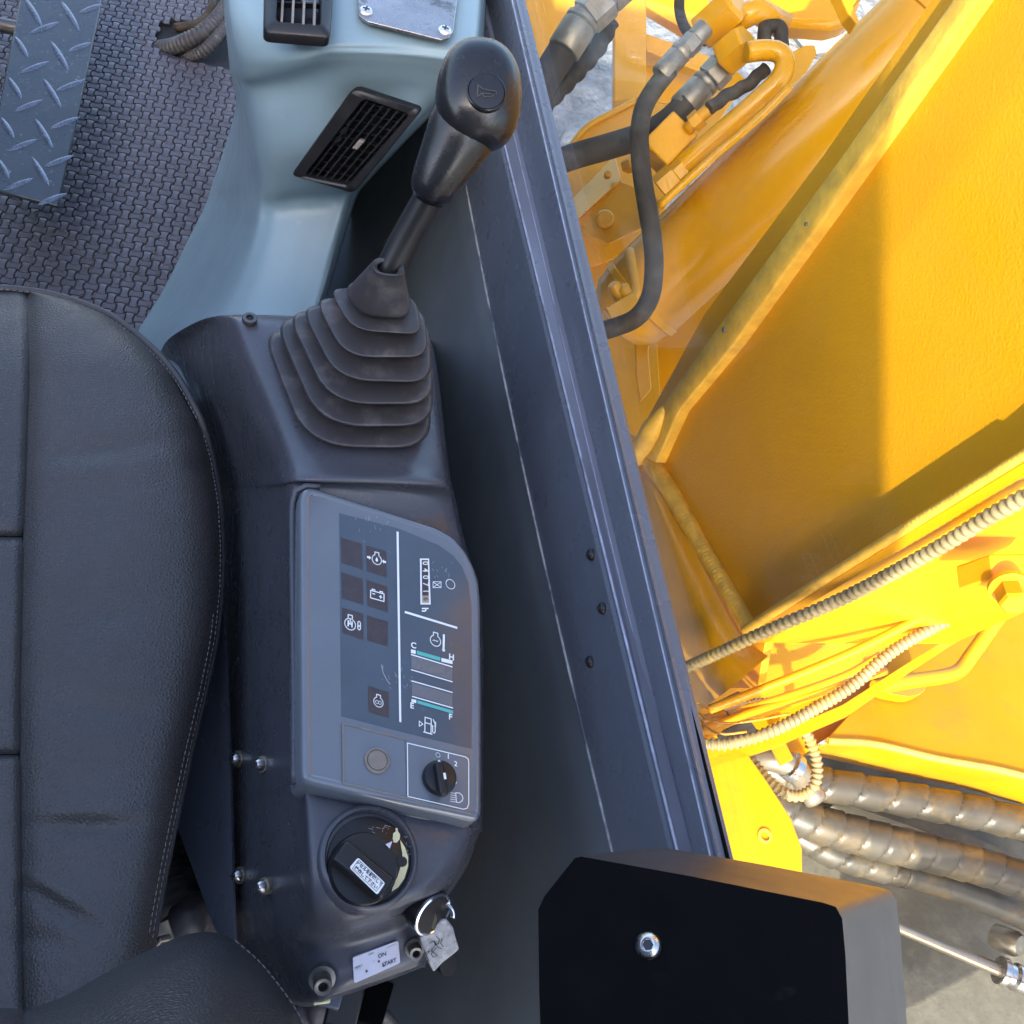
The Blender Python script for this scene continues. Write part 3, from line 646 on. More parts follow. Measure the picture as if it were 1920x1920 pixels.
for k, ch in enumerate('04071'): part('digit', text_geo(Pr(PP, (796.2 + k * .25, 1057.5 + k * 13.1), (0, .95), (1.0, 0), .0013), ch, 15.5, .15), 'white', hm, smooth=0)
part('digit', text_geo(Pr(PP, (797.3, 1124.5), (0, 1), (1, 0), .0014), '6', 14), 'inkdark', hm, smooth=0)
icon('hour_letter', text_geo(Pr(PP, (796, 1144), (0, 1), (1, 0), OF), 'h', 17, .5))
f = fr_at(844, 1096); icon('ring_mark', f.circle((0, 0), 8.6, 1.5)); f = fr_at(819, 1097, 1, np.array((1, 0)), np.array((0, -1.)))
icon('hourglass_mark', f.stroke([(-7.5, -5.5), (7.5, -5.5), (7.5, 5.5), (-7.5, 5.5)], 1.2, True), f.stroke([(-6, -4), (6, 4)], 1.2), f.stroke([(-6, 4), (6, -4)], 1.2))
icon('gauge_letter', text_geo(fr_at(775, 1211, 15), 'C', 1, .03)); icon('gauge_letter', text_geo(fr_at(846, 1233, 15), 'H', 1, .03))
icon('gauge_letter', text_geo(fr_at(772, 1324, 15), 'E', 1, .03)); icon('gauge_letter', text_geo(fr_at(844, 1345, 15), 'F', 1, .03))
def bar(x0, y0, x1, y1, h): return pxpoly([(x0, y0), (x1, y1), (x1, y1 + h), (x0, y0 + h)])
icon('gauge_block', bar(770, 1218, 779, 1220, 7)); icon('gauge_block', bar(827, 1234, 848, 1239, 7)); part('gauge_band', bar(781, 1220.5, 825, 1233, 7), 'teal', so, smooth=0)
icon('gauge_line', bar(770, 1226.5, 848, 1250, 2.4)); icon('gauge_line', bar(770, 1255, 848, 1278, 2.2)); icon('gauge_line', bar(771, 1276, 848, 1298, 2.2)); icon('gauge_line', bar(772, 1305, 849, 1327, 2.4))
part('gauge_segment', pxpoly([(771, 1230), (848, 1253), (848, 1276), (771, 1253)], .0003), 'greyprint', so, smooth=0); part('gauge_segment', pxpoly([(772, 1280), (848, 1302), (848, 1325), (772, 1303)], .0003), 'greyprint', so, smooth=0)
icon('gauge_block', bar(771, 1311, 780, 1313, 6)); part('gauge_band', bar(782, 1313.5, 849, 1333, 6), 'teal', so, smooth=0)
# scratches
rs = random.Random(3); sc = []
for k in range(46):
    x, y = rs.choice([(745, 1275), (820, 1075), (700, 985), (760, 1290)]); x += rs.gauss(0, 16); y += rs.gauss(0, 14); a = rs.uniform(.6, 2.4); l = rs.uniform(2, 9)
    sc.append(fr_at(x, y, 1, np.array((1, 0)), np.array((0, -1.)), .0004).stroke([(0, 0), (math.cos(a) * l, math.sin(a) * l)], .5))
sc.append(fr_at(0, 0, 1, np.array((1, 0)), np.array((0, 1.)), .0004).stroke([(715, 1247), (718, 1262), (726, 1277), (731, 1283)], 1.4))
part('scratches', merge(*sc), 'dimprint', so, smooth=0, kind='stuff')
# lower sub-panels
sk = solid('socket_plate', [PP(x, y, .0004) for x, y in ((642, 1357), (759, 1387), (762, 1497), (643, 1469))], PP.n * -.004, M_['bezel'], ip, bevel=.0004)
part('plate_edge', merge(*[tube([PP(a[0], a[1], .0006), PP(b[0], b[1], .0006)], .0006, 6) for a, b in (((642, 1357), (643, 1469)), ((643, 1469), (762, 1497)), ((762, 1497), (881, 1526)), ((642, 1357), (759, 1387)))]), 'socket', sk)
pcn = PP(706, 1427); r = W(25, pcn)
part('socket_cap', lathe(pcn, PP.n, [(r, -.002), (r, .0016), (r * .93, .0022), (r * .82, .0022), (r * .80, .0012), (r * .76, .0012), (r * .74, .0020), (r * .1, .0022)], 32), 'socket', sk, smooth=40)
lp = solid('switch_plate', [PP(x, y, .0005) for x, y in ((763, 1389), (880, 1418), (883, 1525), (766, 1497))], PP.n * -.004, M_['bezel'], ip, bevel=.0004)
rp = [(763, 1394), (872, 1420), (877, 1424), (878, 1430), (878, 1508), (875, 1516), (868, 1518), (764, 1494)]
V, Fc = [], []
gl_ = []
for a, b in zip(rp, rp[1:] + rp[:1]): gl_.append(Pr(PP, (0, 0), (1, 0), (0, 1), .0009).stroke([a, b], 1.8))
part('plate_outline', merge(*gl_), 'white', lp, smooth=0)
pcn = PP(822, 1460); r = W(33, pcn)
sw = part('light_switch', lathe(pcn, PP.n, [(r, .0005), (r, .003), (r * .94, .005), (r * .80, .0058), (r * .1, .006)], 32), 'black', ip, smooth=40)
d1 = PP(818, 1420) - PP(830, 1495); d1 = _n(d1); d2 = _n(np.cross(PP.n, d1))
if d2.dot(CR) < 0: d2 = -d2
part('switch_grip', box_geo(PP.at(826, 1461, .008), d2 * r * .26, d1 * r * .96, PP.n * .0036), 'black', sw, bevel=.0018, bseg=3)
part('switch_mark', merge(box_geo(PP.at(834, 1455, .0117), d2 * r * .07, d1 * r * .18, PP.n * .0002), box_geo(PP.at(826, 1431, .0058), _n(d2 * .8 + d1 * .5) * r * .06, _n(d1 * .8 - d2 * .5) * r * .20, PP.n * .0003)), 'white', sw, smooth=0)
f = fr_at(820.5, 1416); icon('switch_symbol', f.circle((0, 0), 4, 1.3)); icon('switch_symbol', text_geo(fr_at(840, 1419, 13), '1', 1, .02)); icon('switch_symbol', text_geo(fr_at(854, 1433, 13), '2', 1, .02))
f = fr_at(857, 1496, 1, np.array((1, .1)), np.array((0, -1.)))
icon('headlamp_symbol', f.stroke([(-2, -9), (-3, 9), (4, 9), (9, 5), (10.5, 0), (9, -5), (4, -9)], 1.5, True), *[f.stroke([(-12 - .3 * k, 8 - 4 * k), (-4, 7.4 - 4 * k)], 1.1) for k in range(5)], f.stroke([(-8, 17), (-1, 29)], 1.2))

# ------------------------------------------------------------------ throttle dial
td = thing('throttle_dial', 'black throttle dial with white sticker on its bar, below the instrument panel', 'dial', PD(690, 1615))
pc = PD(692, 1614, .0005); r = W(81, pc)
face = part('dial_face', lathe(pc, PD.n, [(r, -.002), (r, .0008), (r * .97, .0014), (r * .1, .0014)], 48), 'black', td, smooth=40)
pk = PD.at(681, 1629, .006) - PD.n * .004; r = W(66, pk)
kb = part('dial_knob', lathe(pk, PD.n, [(r, -.001), (r * .995, .0055), (r * .96, .0072), (r * .1, .0074)], 48), 'black', td, smooth=40)
g1 = _n(PD(725, 1665) - PD(622, 1583)); g2 = _n(np.cross(PD.n, g1)); g2 = g2 if g2.dot(CR) > 0 else -g2
part('grip_bar', box_geo(PD.at(678, 1632, .0135), g1 * W(58, pk), g2 * W(23, pk), PD.n * .0062), 'black', td, bevel=.0022, bseg=3)
PT = Plane(PD.at(680, 1630, .0199), PD.at(725, 1665, .0199), PD.at(700, 1610, .0199))
stc = [(671, 1608), (722, 1656), (707, 1678), (655, 1627)]
lb = solid('label_sticker', round_poly([PT(x, y) for x, y in stc], .0014), PT.n * .0004, M_['white'], td)
gx = np.array((51, 48)) / 70.; gy = np.array((15.5, -20)) / 25.
fT = Pr(PT, (688.7, 1642.2), gx, gy, .0007)
oo = []
for a, b in zip([(-31, -10), (31, -10), (31, 10), (-31, 10)], [(31, -10), (31, 10), (-31, 10), (-31, -10)]): oo.append(fT.stroke([a, b], .8))
part('label_print', merge(*oo, text_geo(Pr(PT, tuple(fT.o + gy * 5), gx * 7.6, gy * 7.6, .0007), 'デセルを解除して', 1.08, .035), text_geo(Pr(PT, tuple(fT.o - gy * 5), gx * 7.6, gy * 7.6, .0007), '操作して下さい', 1.08, .035)), 'inkdark', lb, smooth=0)
fD = Pr(PD, (0, 0), (1, 0), (0, 1), .0105)
part('pointer_mark', fD.poly([(713, 1589), (726, 1583), (721, 1597)]), 'sticker', td, smooth=0)
fD = Pr(PD, (0, 0), (1, 0), (0, 1), .0024)
part('turtle_symbol', merge(fD.poly([(739, 1554), (743, 1554), (744, 1560), (748, 1566), (747, 1575), (742, 1581), (736, 1581), (734, 1574), (735, 1564), (740, 1560)])), 'cream', td, smooth=0)
arc_o = [(748, 1576), (757, 1590), (763, 1608), (763, 1625), (756, 1648), (745, 1664), (732, 1673)]; arc_i = [(735, 1662), (743, 1645), (748, 1629), (752, 1612), (752, 1600), (750, 1590)]
part('speed_wedge', fD.poly(arc_o + arc_i), 'cream', td, smooth=0)
part('wedge_gap', Pr(PD, (0, 0), (1, 0), (0, 1), .0027).disc((751, 1617), 10, 20), 'black', td, smooth=0)
part('dial_scratches', merge(*[Pr(PD, (0, 0), (1, 0), (0, 1), .0026).stroke([(a, b), (a + rs.gauss(0, 4), b + rs.gauss(0, 3))], .7) for a, b in [(rs.uniform(695, 728), rs.uniform(1548, 1566)) for _ in range(12)] + [(rs.uniform(755, 772), rs.uniform(1570, 1610)) for _ in range(9)]]), 'dimprint', td, smooth=0, kind='stuff')

# ------------------------------------------------------------------ ignition lock and key
ax = _n(Z(826, 1722, .60) - Z(795, 1690, .60) + np.array((0, -.01, .012)))
il = thing('ignition_lock', 'round black ignition lock with a bright rim at the end of the console', 'ignition lock', Z(800, 1705, .60))
pl_ = Z(787, 1692, .618); r = W(43, pl_)
axL = _n(np.array((.42, -.62, .50)))
part('lock_barrel', lathe(pl_, axL, [(r * .90, -.016), (r * .9, .004), (r, .0045), (r, .013), (r * .96, .015)], 30), 'black', il, smooth=40)
part('lock_rim', lathe(pl_ + axL * .0148, axL, [(r * .98, -.002), (r * .99, .0008), (r * .90, .0014), (r * .86, .0006)], 30), 'chrome', il, smooth=40)
part('lock_face', lathe(pl_ + axL * .0150, axL, [(r * .86, -.001), (r * .85, .0006), (r * .2, .0008)], 30), 'black', il)
ky = thing('ignition_key', 'ignition key wrapped in crinkled grey tape marked in pen', 'key', Z(822, 1770, .58))
k0 = pl_ + axL * .014
part('key_blade', prism([k0 + np.array((.001, .004, 0)), k0 + np.array((.0025, -.004, 0)), Z(812, 1748, .612), Z(800, 1752, .612)], (0, 0, .0022)), 'oldsteel', ky)
tp = [(786, 1758), (806, 1742), (826, 1724), (837, 1724), (850, 1742), (855, 1762), (861, 1781), (848, 1792), (830, 1806), (813, 1824), (800, 1800), (794, 1780)]
PK = Plane(Z(786, 1758, .612), Z(850, 1740, .618), Z(813, 1824, .600))
tape = solid('tape_tag', [PK(x, y) for x, y in tp], PK.n * -.0035, M_['tape'], ky, bevel=.0012)
fK = Pr(PK, (0, 0), (1, 0), (0, 1), .0007)
pen = [[(829, 1760), (826, 1768), (831, 1774)], [(818, 1755), (824, 1760), (822, 1768), (816, 1772), (814, 1764), (822, 1776), (828, 1778)], [(806, 1768), (812, 1764), (818, 1768), (808, 1782), (814, 1786), (820, 1790), (812, 1794), (808, 1788), (818, 1776)], [(796, 1786), (806, 1782), (800, 1790), (804, 1802), (798, 1798)], [(794, 1780), (802, 1796)]]
part('handwriting', merge(*[fK.stroke(q, 1.3) for q in pen]), 'inkdark', tape, smooth=0)
part('key_head', lathe(Z(835, 1806, .596), _n(np.array((.5, -.5, .7))), [(W(24, Z(835, 1806, .596)), -.003), (W(26, Z(835, 1806, .596)), 0), (W(24, Z(835, 1806, .596)), .003)], 20, scale2=.8), 'black', ky)
A = np.linspace(-.3, 2.5, 16)
part('key_ring', tube([Z(818 + 32 * math.cos(a) * 1.0, 1706 - 20 * math.sin(a) + 8 * math.cos(a), .622 + .004 * math.sin(a)) for a in A], .0019, 8), 'chrome', ky, smooth=180)

# ------------------------------------------------------------------ joystick
js = thing('joystick_lever', 'black joystick with horn button on top and charcoal bellows boot', 'joystick', Z(660, 700, .67))
def ringpts(fl_, bl, br, fr_, z, cut, off=0.0, n=7):
    P = [Z(fl_[0], fl_[1], z), Z(bl[0], bl[1], z), Z(br[0], br[1], z), Z(fr_[0], fr_[1], z)]
    cz = sum(P) / 4
    P = [cz + (p - cz) * (1 + off) for p in P]
    L4 = np.mean([np.linalg.norm(P[i] - P[i - 1]) for i in range(4)])
    return np.array(round_poly(P, [L4 * cut * 1.0, L4 * cut * 1.15, L4 * cut * .85, L4 * cut], n))
crest = [((488, 612), (576, 838), (806, 840), (806, 640), .684),
         ((510, 590), (600, 800), (812, 798), (806, 622), .700),
         ((534, 578), (618, 757), (812, 757), (806, 606), .716),
         ((560, 568), (632, 712), (810, 716), (802, 592), .732),
         ((588, 556), (646, 668), (804, 668), (794, 576), .748),
         ((616, 538), (660, 618), (792, 626), (778, 556), .764)]
rows = []
base = crest[0]
rows.append(ringpts(*base[:4], .664, .27, .0))
rows.append(ringpts(*base[:4], .672, .27, .01))
for i, c in enumerate(crest):
    for dz, off in ((-.0080, -.060), (-.0068, -.016), (-.0036, .006), (.0000, .013), (.0034, .007), (.0056, -.014), (.0066, -.048)):
        rows.append(ringpts(*c[:4], c[4] + dz, .28, off))
    if i < len(crest) - 1:
        d = crest[i + 1]; rows.append(ringpts(*d[:4], c[4] + .0068, .28, -.11))
cone = ((646, 528), (672, 588), (768, 592), (764, 530))
rows.append(ringpts(*cone, .7705, .36, -.10)); rows.append(ringpts(*cone, .7725, .36, .0)); rows.append(ringpts(*cone, .776, .36, .03)); rows.append(ringpts(*cone, .781, .36, .0))
top = ((694, 486), (700, 516), (758, 520), (756, 490))
rows.append(ringpts(*top, .816, .45, .02)); rows.append(ringpts(*top, .819, .45, -.06)); rows.append(ringpts(*top, .817, .45, -.35))
G = np.array(rows); G = catmull(G, 3)
new_obj('bellows_boot', *grid_geo(G, closed=True), mat=M_['boot'], parent=js, smooth=180)
p0, p1 = Z(728, 512, .806), Z(812, 356, .866)
sh = smooth_path([p0, p0 * .55 + p1 * .45 + np.array((.0, .002, -.001)), p1], .006)
part('lever_shaft', tube(sh, [W(28, p) * 1.0 for p in sh], 20), 'black', js, smooth=60)
part('shaft_boot_collar', tube([Z(806, 368, .860), Z(818, 346, .870)], W(32, p1), 20), 'grip', js)
h = [Z(802, 372, .862), Z(806, 362, .866), Z(824, 326, .878), Z(846, 286, .890), Z(870, 240, .903), Z(888, 200, .912)]
hp = smooth_path(h, .005); t = np.linspace(0, 1, len(hp))
hr = [W(np.interp(k, [0, .05, .15, .4, .7, 1], [28, 39, 44, 54, 66, 68]), p) for k, p in zip(t, hp)]
part('grip_handle', tube(hp, hr, 26), 'grip', js, smooth=180)
# grip head: a rounded block
hc = Z(897, 180, .920); up = _n(h[-1] - h[2]); nrm = _n(CI * -0.72 + np.array((.05, -.2, .55))); e2 = _n(CU * .98 + CR * .05); e2 = _n(e2 - nrm * e2.dot(nrm)); e1 = np.cross(e2, nrm)
sx, sy, sz = W(80, hc), W(101, hc), W(78, hc)
V, Fc = [], []; nu, nv = 40, 24
def sp_(c, e): return math.copysign(abs(c) ** e, c)
for i in range(nv + 1):
    ph = -math.pi / 2 + math.pi * i / nv
    for j in range(nu):
        th = 2 * math.pi * j / nu
        xx = sp_(math.cos(ph), .78) * sp_(math.cos(th), .84); yy = sp_(math.cos(ph), .78) * sp_(math.sin(th), .84); zz = sp_(math.sin(ph), .78)
        yk = 1.0
        V.append(hc + e1 * sx * xx * (1 - .05 * yy) + e2 * sy * yy * yk + nrm * sz * zz)
for i in range(nv):
    for j in range(nu):
        j2 = (j + 1) % nu; Fc.append((i * nu + j, i * nu + j2, (i + 1) * nu + j2, (i + 1) * nu + j))
part('grip_head', (V, Fc), 'grip', js, smooth=180)
# horn button, a disc set into the top
bc = None
q = ray(912, 172); 
bcn = hc + nrm * sz * .985
PB = Plane(bcn, bcn + e1 * .01, bcn + e2 * .01)
bcen = PB(912, 172); r = W(36, bcen)
bt = part('horn_button', lathe(bcen, nrm, [(r * 1.03, -.004), (r * 1.03, .0002), (r * .985, .0006), (r * .96, -.0002), (r * .93, .0006), (r * .6, .0010), (r * .1, .0011)], 36), 'grip', js, smooth=40)
fB = Pr(PB, (912, 174), (1, .10), (.06, -1), .0014)
part('horn_symbol', merge(*[tube([fB.w(*a), fB.w(*b)], .00045, 6) for a, b in (((-17, 11), (-17, -11)), ((-17, 11), (-8, 4)), ((-8, 4), (18, 2)), ((18, 2), (18, -3)), ((-17, -11), (-8, -4)), ((-8, -4), (8, -4)), ((-8, -4), (-4, -10)), ((-4, -10), (10, -8)), ((10, -8), (14, -3)))]), 'boot', bt)
# ------------------------------------------------------------------ seat
seat = thing('operator_seat', 'charcoal grained leather operator seat with pale edge stitching', 'seat', Z(150, 1100, .3))
edge = [(-260, 560), (60, 545), (130, 558), (200, 586), (255, 622), (305, 670), (345, 722), (376, 784), (398, 860), (411, 930), (417, 1010), (417, 1090), (408, 1190), (388, 1290), (362, 1400), (334, 1530), (312, 1640), (292, 1745), (276, 1830)]
# grid: rows go front -> rear, columns seam -> edge
rowsY = [548, 562, 590, 640, 700, 780, 860, 940, 1020, 1100, 1200, 1300, 1400, 1500, 1600, 1700, 1800, 1900]
ex_ = {548: 75, 562: 138, 590: 206, 640: 272, 700: 328, 780: 374, 860: 397, 940: 411, 1020: 416, 1100: 415, 1200: 405, 1300: 384, 1400: 360, 1500: 338, 1600: 317, 1700: 298, 1800: 282, 1900: 270}
def seam_x(y): return float(np.interp(y, [540, 700, 1000, 1300, 1700, 1900], [49, 54, 44, 37, 40, 44]))
ZS = .50
def seat_z(u, y):
    """u 0 at the seam, 1 at the outer edge."""
    front = max(0.0, 1 - (y - 545) / 150.0) ** 2 * .040
    return ZS + .012 + .016 * math.sin(min(1, u * 1.0 + .15) * math.pi) - .030 * max(0, (u - .55) / .45) ** 2.2 - front
def dent(p, cx, cy, rx, ry, d, a=0.0):
    x, y = p[0] - cx, p[1] - cy; c, s = math.cos(a), math.sin(a); x, y = x * c + y * s, -x * s + y * c
    return -d * math.exp(-(x / rx) ** 2 - (y / ry) ** 2)
def wr(px, py):
    return (dent((px, py), 190, 842, 120, 18, .0030, -.12) + dent((px, py), 395, 880, 40, 18, .005, .5) - dent((px, py), 180, 880, 120, 22, .002, -.1)
            + dent((px, py), 160, 1552, 100, 20, .0036, .0) - dent((px, py), 170, 1520, 110, 16, .003) + dent((px, py), 100, 1697, 80, 16, .0036, .55) - dent((px, py), 110, 1672, 80, 12, .0025, .5)
            + dent((px, py), 200, 1330, 100, 24, .0025, .1) + dent((px, py), 220, 1150, 90, 26, .0020, -.2) + dent((px, py), 60, 1760, 60, 20, .003, .2))
def panel(name, u0, u1, y0, y1, nu_, nv_, left=False, seam=(1, 1, 1, 1), lip=True):
    V = []
    for i in range(nv_ + 1):
        y = y0 + (y1 - y0) * i / nv_
        xe = float(np.interp(y, list(ex_), list(ex_.values()))); xs = seam_x(y)
        row = []
        for j in range(nu_ + 1):
            u = u0 + (u1 - u0) * j / nu_
            if left: px = xs + (u - 1) * 330.0; z = ZS + .020 - max(0.0, 1 - (y - 545) / 150.0) ** 2 * .040
            else: px = xs + (xe - xs) * math.sin(u * math.pi / 2) ** .9 if u < 1 else xe; z = seat_z(u, y)
            z += wr(px, y)
            # seams pull the leather down
            dj = (u - u0) / (u1 - u0); di = i / nv_
            wpx = (330.0 if left else max(60, xe - xs)) * (u1 - u0); hpx = (y1 - y0)
            for k, dist in zip(seam, (dj * wpx, (1 - dj) * wpx, di * hpx, (1 - di) * hpx)):
                if k: z -= .0065 * k * math.exp(-(dist / 7.0) ** 1.3)
            row.append(Z(px, y, z))
        if not left and lip:
            p = row[-1]; dx = np.array((1, 0, 0))
            for q, (a, b) in enumerate(((.0012, -.004), (.0015, -.012), (-.002, -.03), (-.012, -.07))):
                row.append(p + np.array((a, 0, b)))
        V.append(row)
    G = np.array(V)
    return new_obj(name, *grid_geo(G), mat=M_['leather'], parent=seat, smooth=180)
panel('side_bolster', 0, 1, 548, 1900, 60, 260, seam=(1, .25, 1, 0))
panel('centre_panel', 0, 1, 545, 1005, 40, 70, True, (0, 1, .6, 1)); panel('centre_panel', 0, 1, 1007, 1414, 40, 60, True, (0, 1, 1, 1)); panel('centre_panel', 0, 1, 1416, 1900, 40, 70, True, (0, 1, 1, 0))
# front apron below the cushion's front edge
fe = [(-120, 543), (0, 541), (49, 545), (90, 551), (138, 564), (206, 592), (272, 642), (328, 702), (374, 782)]
fz = [.478, .478, .478, .480, .482, .487, .494, .500, .501]
top_e = smooth_path([Z(x, y, z) for (x, y), z in zip(fe, fz)], .008)
side_e = smooth_path([Z(x, y, z) for (x, y), z in zip(fe, fz)] + [Z(ex_[y] + 1, y, seat_z(1, y) + wr(ex_[y], y) - .003) for y in (860, 940, 1020, 1100, 1200, 1300, 1400, 1500, 1600, 1700, 1800)], .008)
part('piping', tube(side_e, np.interp(np.arange(len(side_e)), [0, len(top_e), len(top_e) + 25], [.0042, .0040, .0024]), 10), 'piping', seat, smooth=180)
ap = np.array([[p + np.array((0, 0, -.002)), p + np.array((.002, .003, -.03)), p + np.array((-.004, -.006, -.08)), p + np.array((-.02, -.03, -.14))] for p in top_e])
part('front_apron', grid_geo(ap), 'leather', seat, smooth=180)
# stitches
def stitches(P, pitch, L_, r, dz=.0015):
    Q = smooth_path(P, pitch); gs = []
    for a, b in zip(Q[:-1], Q[1:]):
        d = b - a; m_ = (a + b) / 2; l = np.linalg.norm(d); d = d / l
        t = [m_ - d * L_ * .5, m_ - d * L_ * .25 + np.array((0, 0, dz)), m_ + d * L_ * .25 + np.array((0, 0, dz)), m_ + d * L_ * .5]
        gs.append(tube(t, [r * .6, r, r, r * .6], 6))
    return merge(*gs)
def epath(off, ys, zk=0.0):
    out = []
    for y in ys:
        xe = float(np.interp(y, list(ex_), list(ex_.values()))); xs = seam_x(y); u = 1 - off / max(80, xe - xs); px = xs + (xe - xs) * u
        uu = math.asin(min(1, max(0, u)) ** (1 / .9)) / (math.pi / 2)
        out.append(Z(px, y, seat_z(uu, y) + wr(px, y) + .0012 + zk - .0065 * .25 * math.exp(-(off / 7.0) ** 1.3)))
    return out
part('edge_stitching', merge(stitches(epath(2.5, range(800, 1780, 30)), .0052, .0040, .0006), stitches(epath(10, range(1150, 1780, 30)), .0052, .0040, .00055)), 'stitch', seat, smooth=180, kind='stuff')
part('edge_stitching', stitches([p + np.array((-.002, -.006, .0035)) for p in top_e], .0060, .0046, .0006), 'stitch', seat, smooth=180, kind='stuff')
# backrest, its lower edge nearest the camera
rows = [
 [(20, 1945, .60), (45, 1900, .590), (120, 1868, .585), (230, 1806, .575), (300, 1772, .565), (350, 1752, .560), (400, 1748, .558), (440, 1764, .556), (484, 1802, .552), (524, 1850, .548), (556, 1896, .545), (580, 1945, .54)],
 [(20, 1950, .615), (48, 1906, .608), (124, 1876, .606), (234, 1816, .598), (304, 1784, .590), (352, 1764, .585), (398, 1760, .582), (436, 1774, .578), (478, 1810, .572), (518, 1856, .566), (551, 1900, .560), (576, 1948, .555)],
 [(30, 1975, .640), (62, 1936, .640), (140, 1905, .642), (246, 1850, .640), (312, 1822, .634), (356, 1806, .628), (396, 1802, .622), (430, 1812, .614), (468, 1840, .604), (505, 1880, .594), (540, 1922, .586), (566, 1965, .58)],
 [(40, 2040, .670), (80, 2000, .675), (160, 1970, .680), (262, 1920, .680), (324, 1896, .675), (362, 1884, .668), (396, 1880, .660), (426, 1888, .650), (460, 1910, .636), (495, 1946, .622), (530, 1985, .61), (556, 2025, .60)],
 [(60, 2160, .72), (100, 2120, .73), (180, 2090, .74), (280, 2050, .74), (334, 2030, .73), (368, 2020, .725), (396, 2016, .715), (424, 2022, .70), (456, 2040, .68), (488, 2070, .66), (522, 2105, .64), (548, 2140, .63)],
]
part('backrest', grid_geo(loft_pts(rows, 10, 8)), 'leather', seat, smooth=180)
rows = [[(-200, 1880, .59), (-60, 1888, .592), (0, 1890, .592), (34, 1892, .588), (50, 1902, .582), (70, 1930, .575)], [(-200, 1888, .61), (-60, 1896, .612), (0, 1898, .612), (34, 1902, .606), (54, 1916, .598), (74, 1940, .59)], [(-200, 1950, .66), (-60, 1950, .66), (0, 1950, .66), (40, 1955, .65), (60, 1965, .64), (80, 1985, .63)]]
part('backrest_centre', grid_geo(loft_pts(rows, 8, 6)), 'leather', seat, smooth=180)
bt_e = [(300, 1772, .566), (350, 1751, .561), (400, 1747, .559), (440, 1763, .557), (484, 1801, .553), (524, 1849, .549), (556, 1895, .546), (580, 1945, .541)]
part('edge_stitching', stitches([Z(x, y, z + .003) for x, y, z in bt_e[3:]], .005, .0038, .0006, .0004), 'stitch', seat, smooth=180, kind='stuff')
part('seat_pan', box_geo(Z(-20, 1250, .32), (.14, 0, 0), (0, .22, 0), (0, 0, .05)), 'darkvoid', seat)

# ------------------------------------------------------------------ slate steel panel and hoses below the console
sd = solid('console_stand', [Z(417, 1085, .43), Z(430, 1400, .43), Z(440, 1790, .43), Z(402, 1740, .395), Z(366, 1640, .37), Z(330, 1545, .345), Z(330, 1300, .345), Z(380, 1085, .395)], (.002, 0, -.004), M_['slate'])
tag(sd, 'bare slate blue steel side plate standing between the seat edge and the console', 'side plate')
tag(new_obj('corrugated_hose', *corr([Z(290, 1560, .20), Z(318, 1640, .22), Z(338, 1700, .24), Z(344, 1750, .22), Z(340, 1800, .18)], .026, .0125, .2), M_['conduit'], smooth=180),
    'grey corrugated hose coming out from under the seat edge', 'hose', 'hoses beneath the seat')
tag(new_obj('corrugated_hose', *corr([Z(400, 1720, .24), Z(372, 1712, .30), Z(345, 1735, .31), Z(330, 1775, .28)], .020, .010, .12), M_['conduit'], smooth=180),
    'short smooth-bent grey hose beside the backrest and the slate plate', 'hose', 'hoses beneath the seat')
tag(new_obj('seat_buckle', *merge(box_geo(Z(296, 1768, .44), (.012, .004, 0), (-.004, .012, .002), (0, 0, .006)), tube([Z(283, 1782, .45), Z(300, 1762, .455), Z(318, 1758, .45)], .003)), M_['oldsteel'], bevel=.001),
    'small pale metal buckle where the cushion meets the backrest', 'buckle')
tag(new_obj('corrugated_hose', *corr([Z(560, 1900, .36), Z(600, 1892, .38), Z(650, 1905, .37), Z(700, 1930, .36)], .016, .0085, .2), M_['conduit'], smooth=180), 'black corrugated loom below the console end beside the backrest', 'hose', 'hoses beneath the seat')
wc = thing('wiring_connector', 'black plug connectors hanging under the rear end of the console', 'connector', Z(660, 1880, .42))
part('plug_body', box_geo(Z(646, 1882, .47), (.012, -.003, .0), (.005, .016, .004), (0, 0, .010)), 'black', wc, bevel=.0015)
part('plug_body', box_geo(Z(690, 1878, .45), (.014, -.006, .0), (.007, .016, -.004), (0, 0, .012)), 'blackmatte', wc, bevel=.0015)
part('plug_clip', box_geo(Z(620, 1866, .50), (.008, -.003, .0), (.003, .008, 0), (0, 0, .005)), 'slate', wc, bevel=.001)
part('lead', tube(smooth_path([Z(690, 1890, .45), Z(720, 1905, .44), Z(745, 1940, .42)], .008), .006), 'conduit', wc, smooth=180)
part('terminal', box_geo(Z(603, 1874, .53), (.006, 0, 0), (0, .003, 0), (0, 0, .003)), 'cream', wc, bevel=.0008)

# ------------------------------------------------------------------ cab wall with the window frame
YS = [-420, 0, 250, 510, 633, 930, 1280, 1580, 1900, 2300]
Lc = {'L0': [760, 818, 852, 905, 930, 1000, 1075, 1146, 1220, 1312], 'L1': [730, 868, 938, 1006, 1030, 1104, 1188, 1253, 1322, 1408], 'L2': [800, 905, 971, 1034, 1060, 1133, 1222, 1288, 1360, 1450],
      'L3': [862, 962, 1027, 1073, 1097, 1176, 1262, 1331, 1402, 1492], 'ED': [862, 967, 1029, 1082, 1113, 1196, 1285, 1357, 1434, 1530]}
def line(k, x): return np.array([X(a, b, x) for a, b in zip(Lc[k], YS)])
ED = line('ED', .310); yv = ED[:, 1]
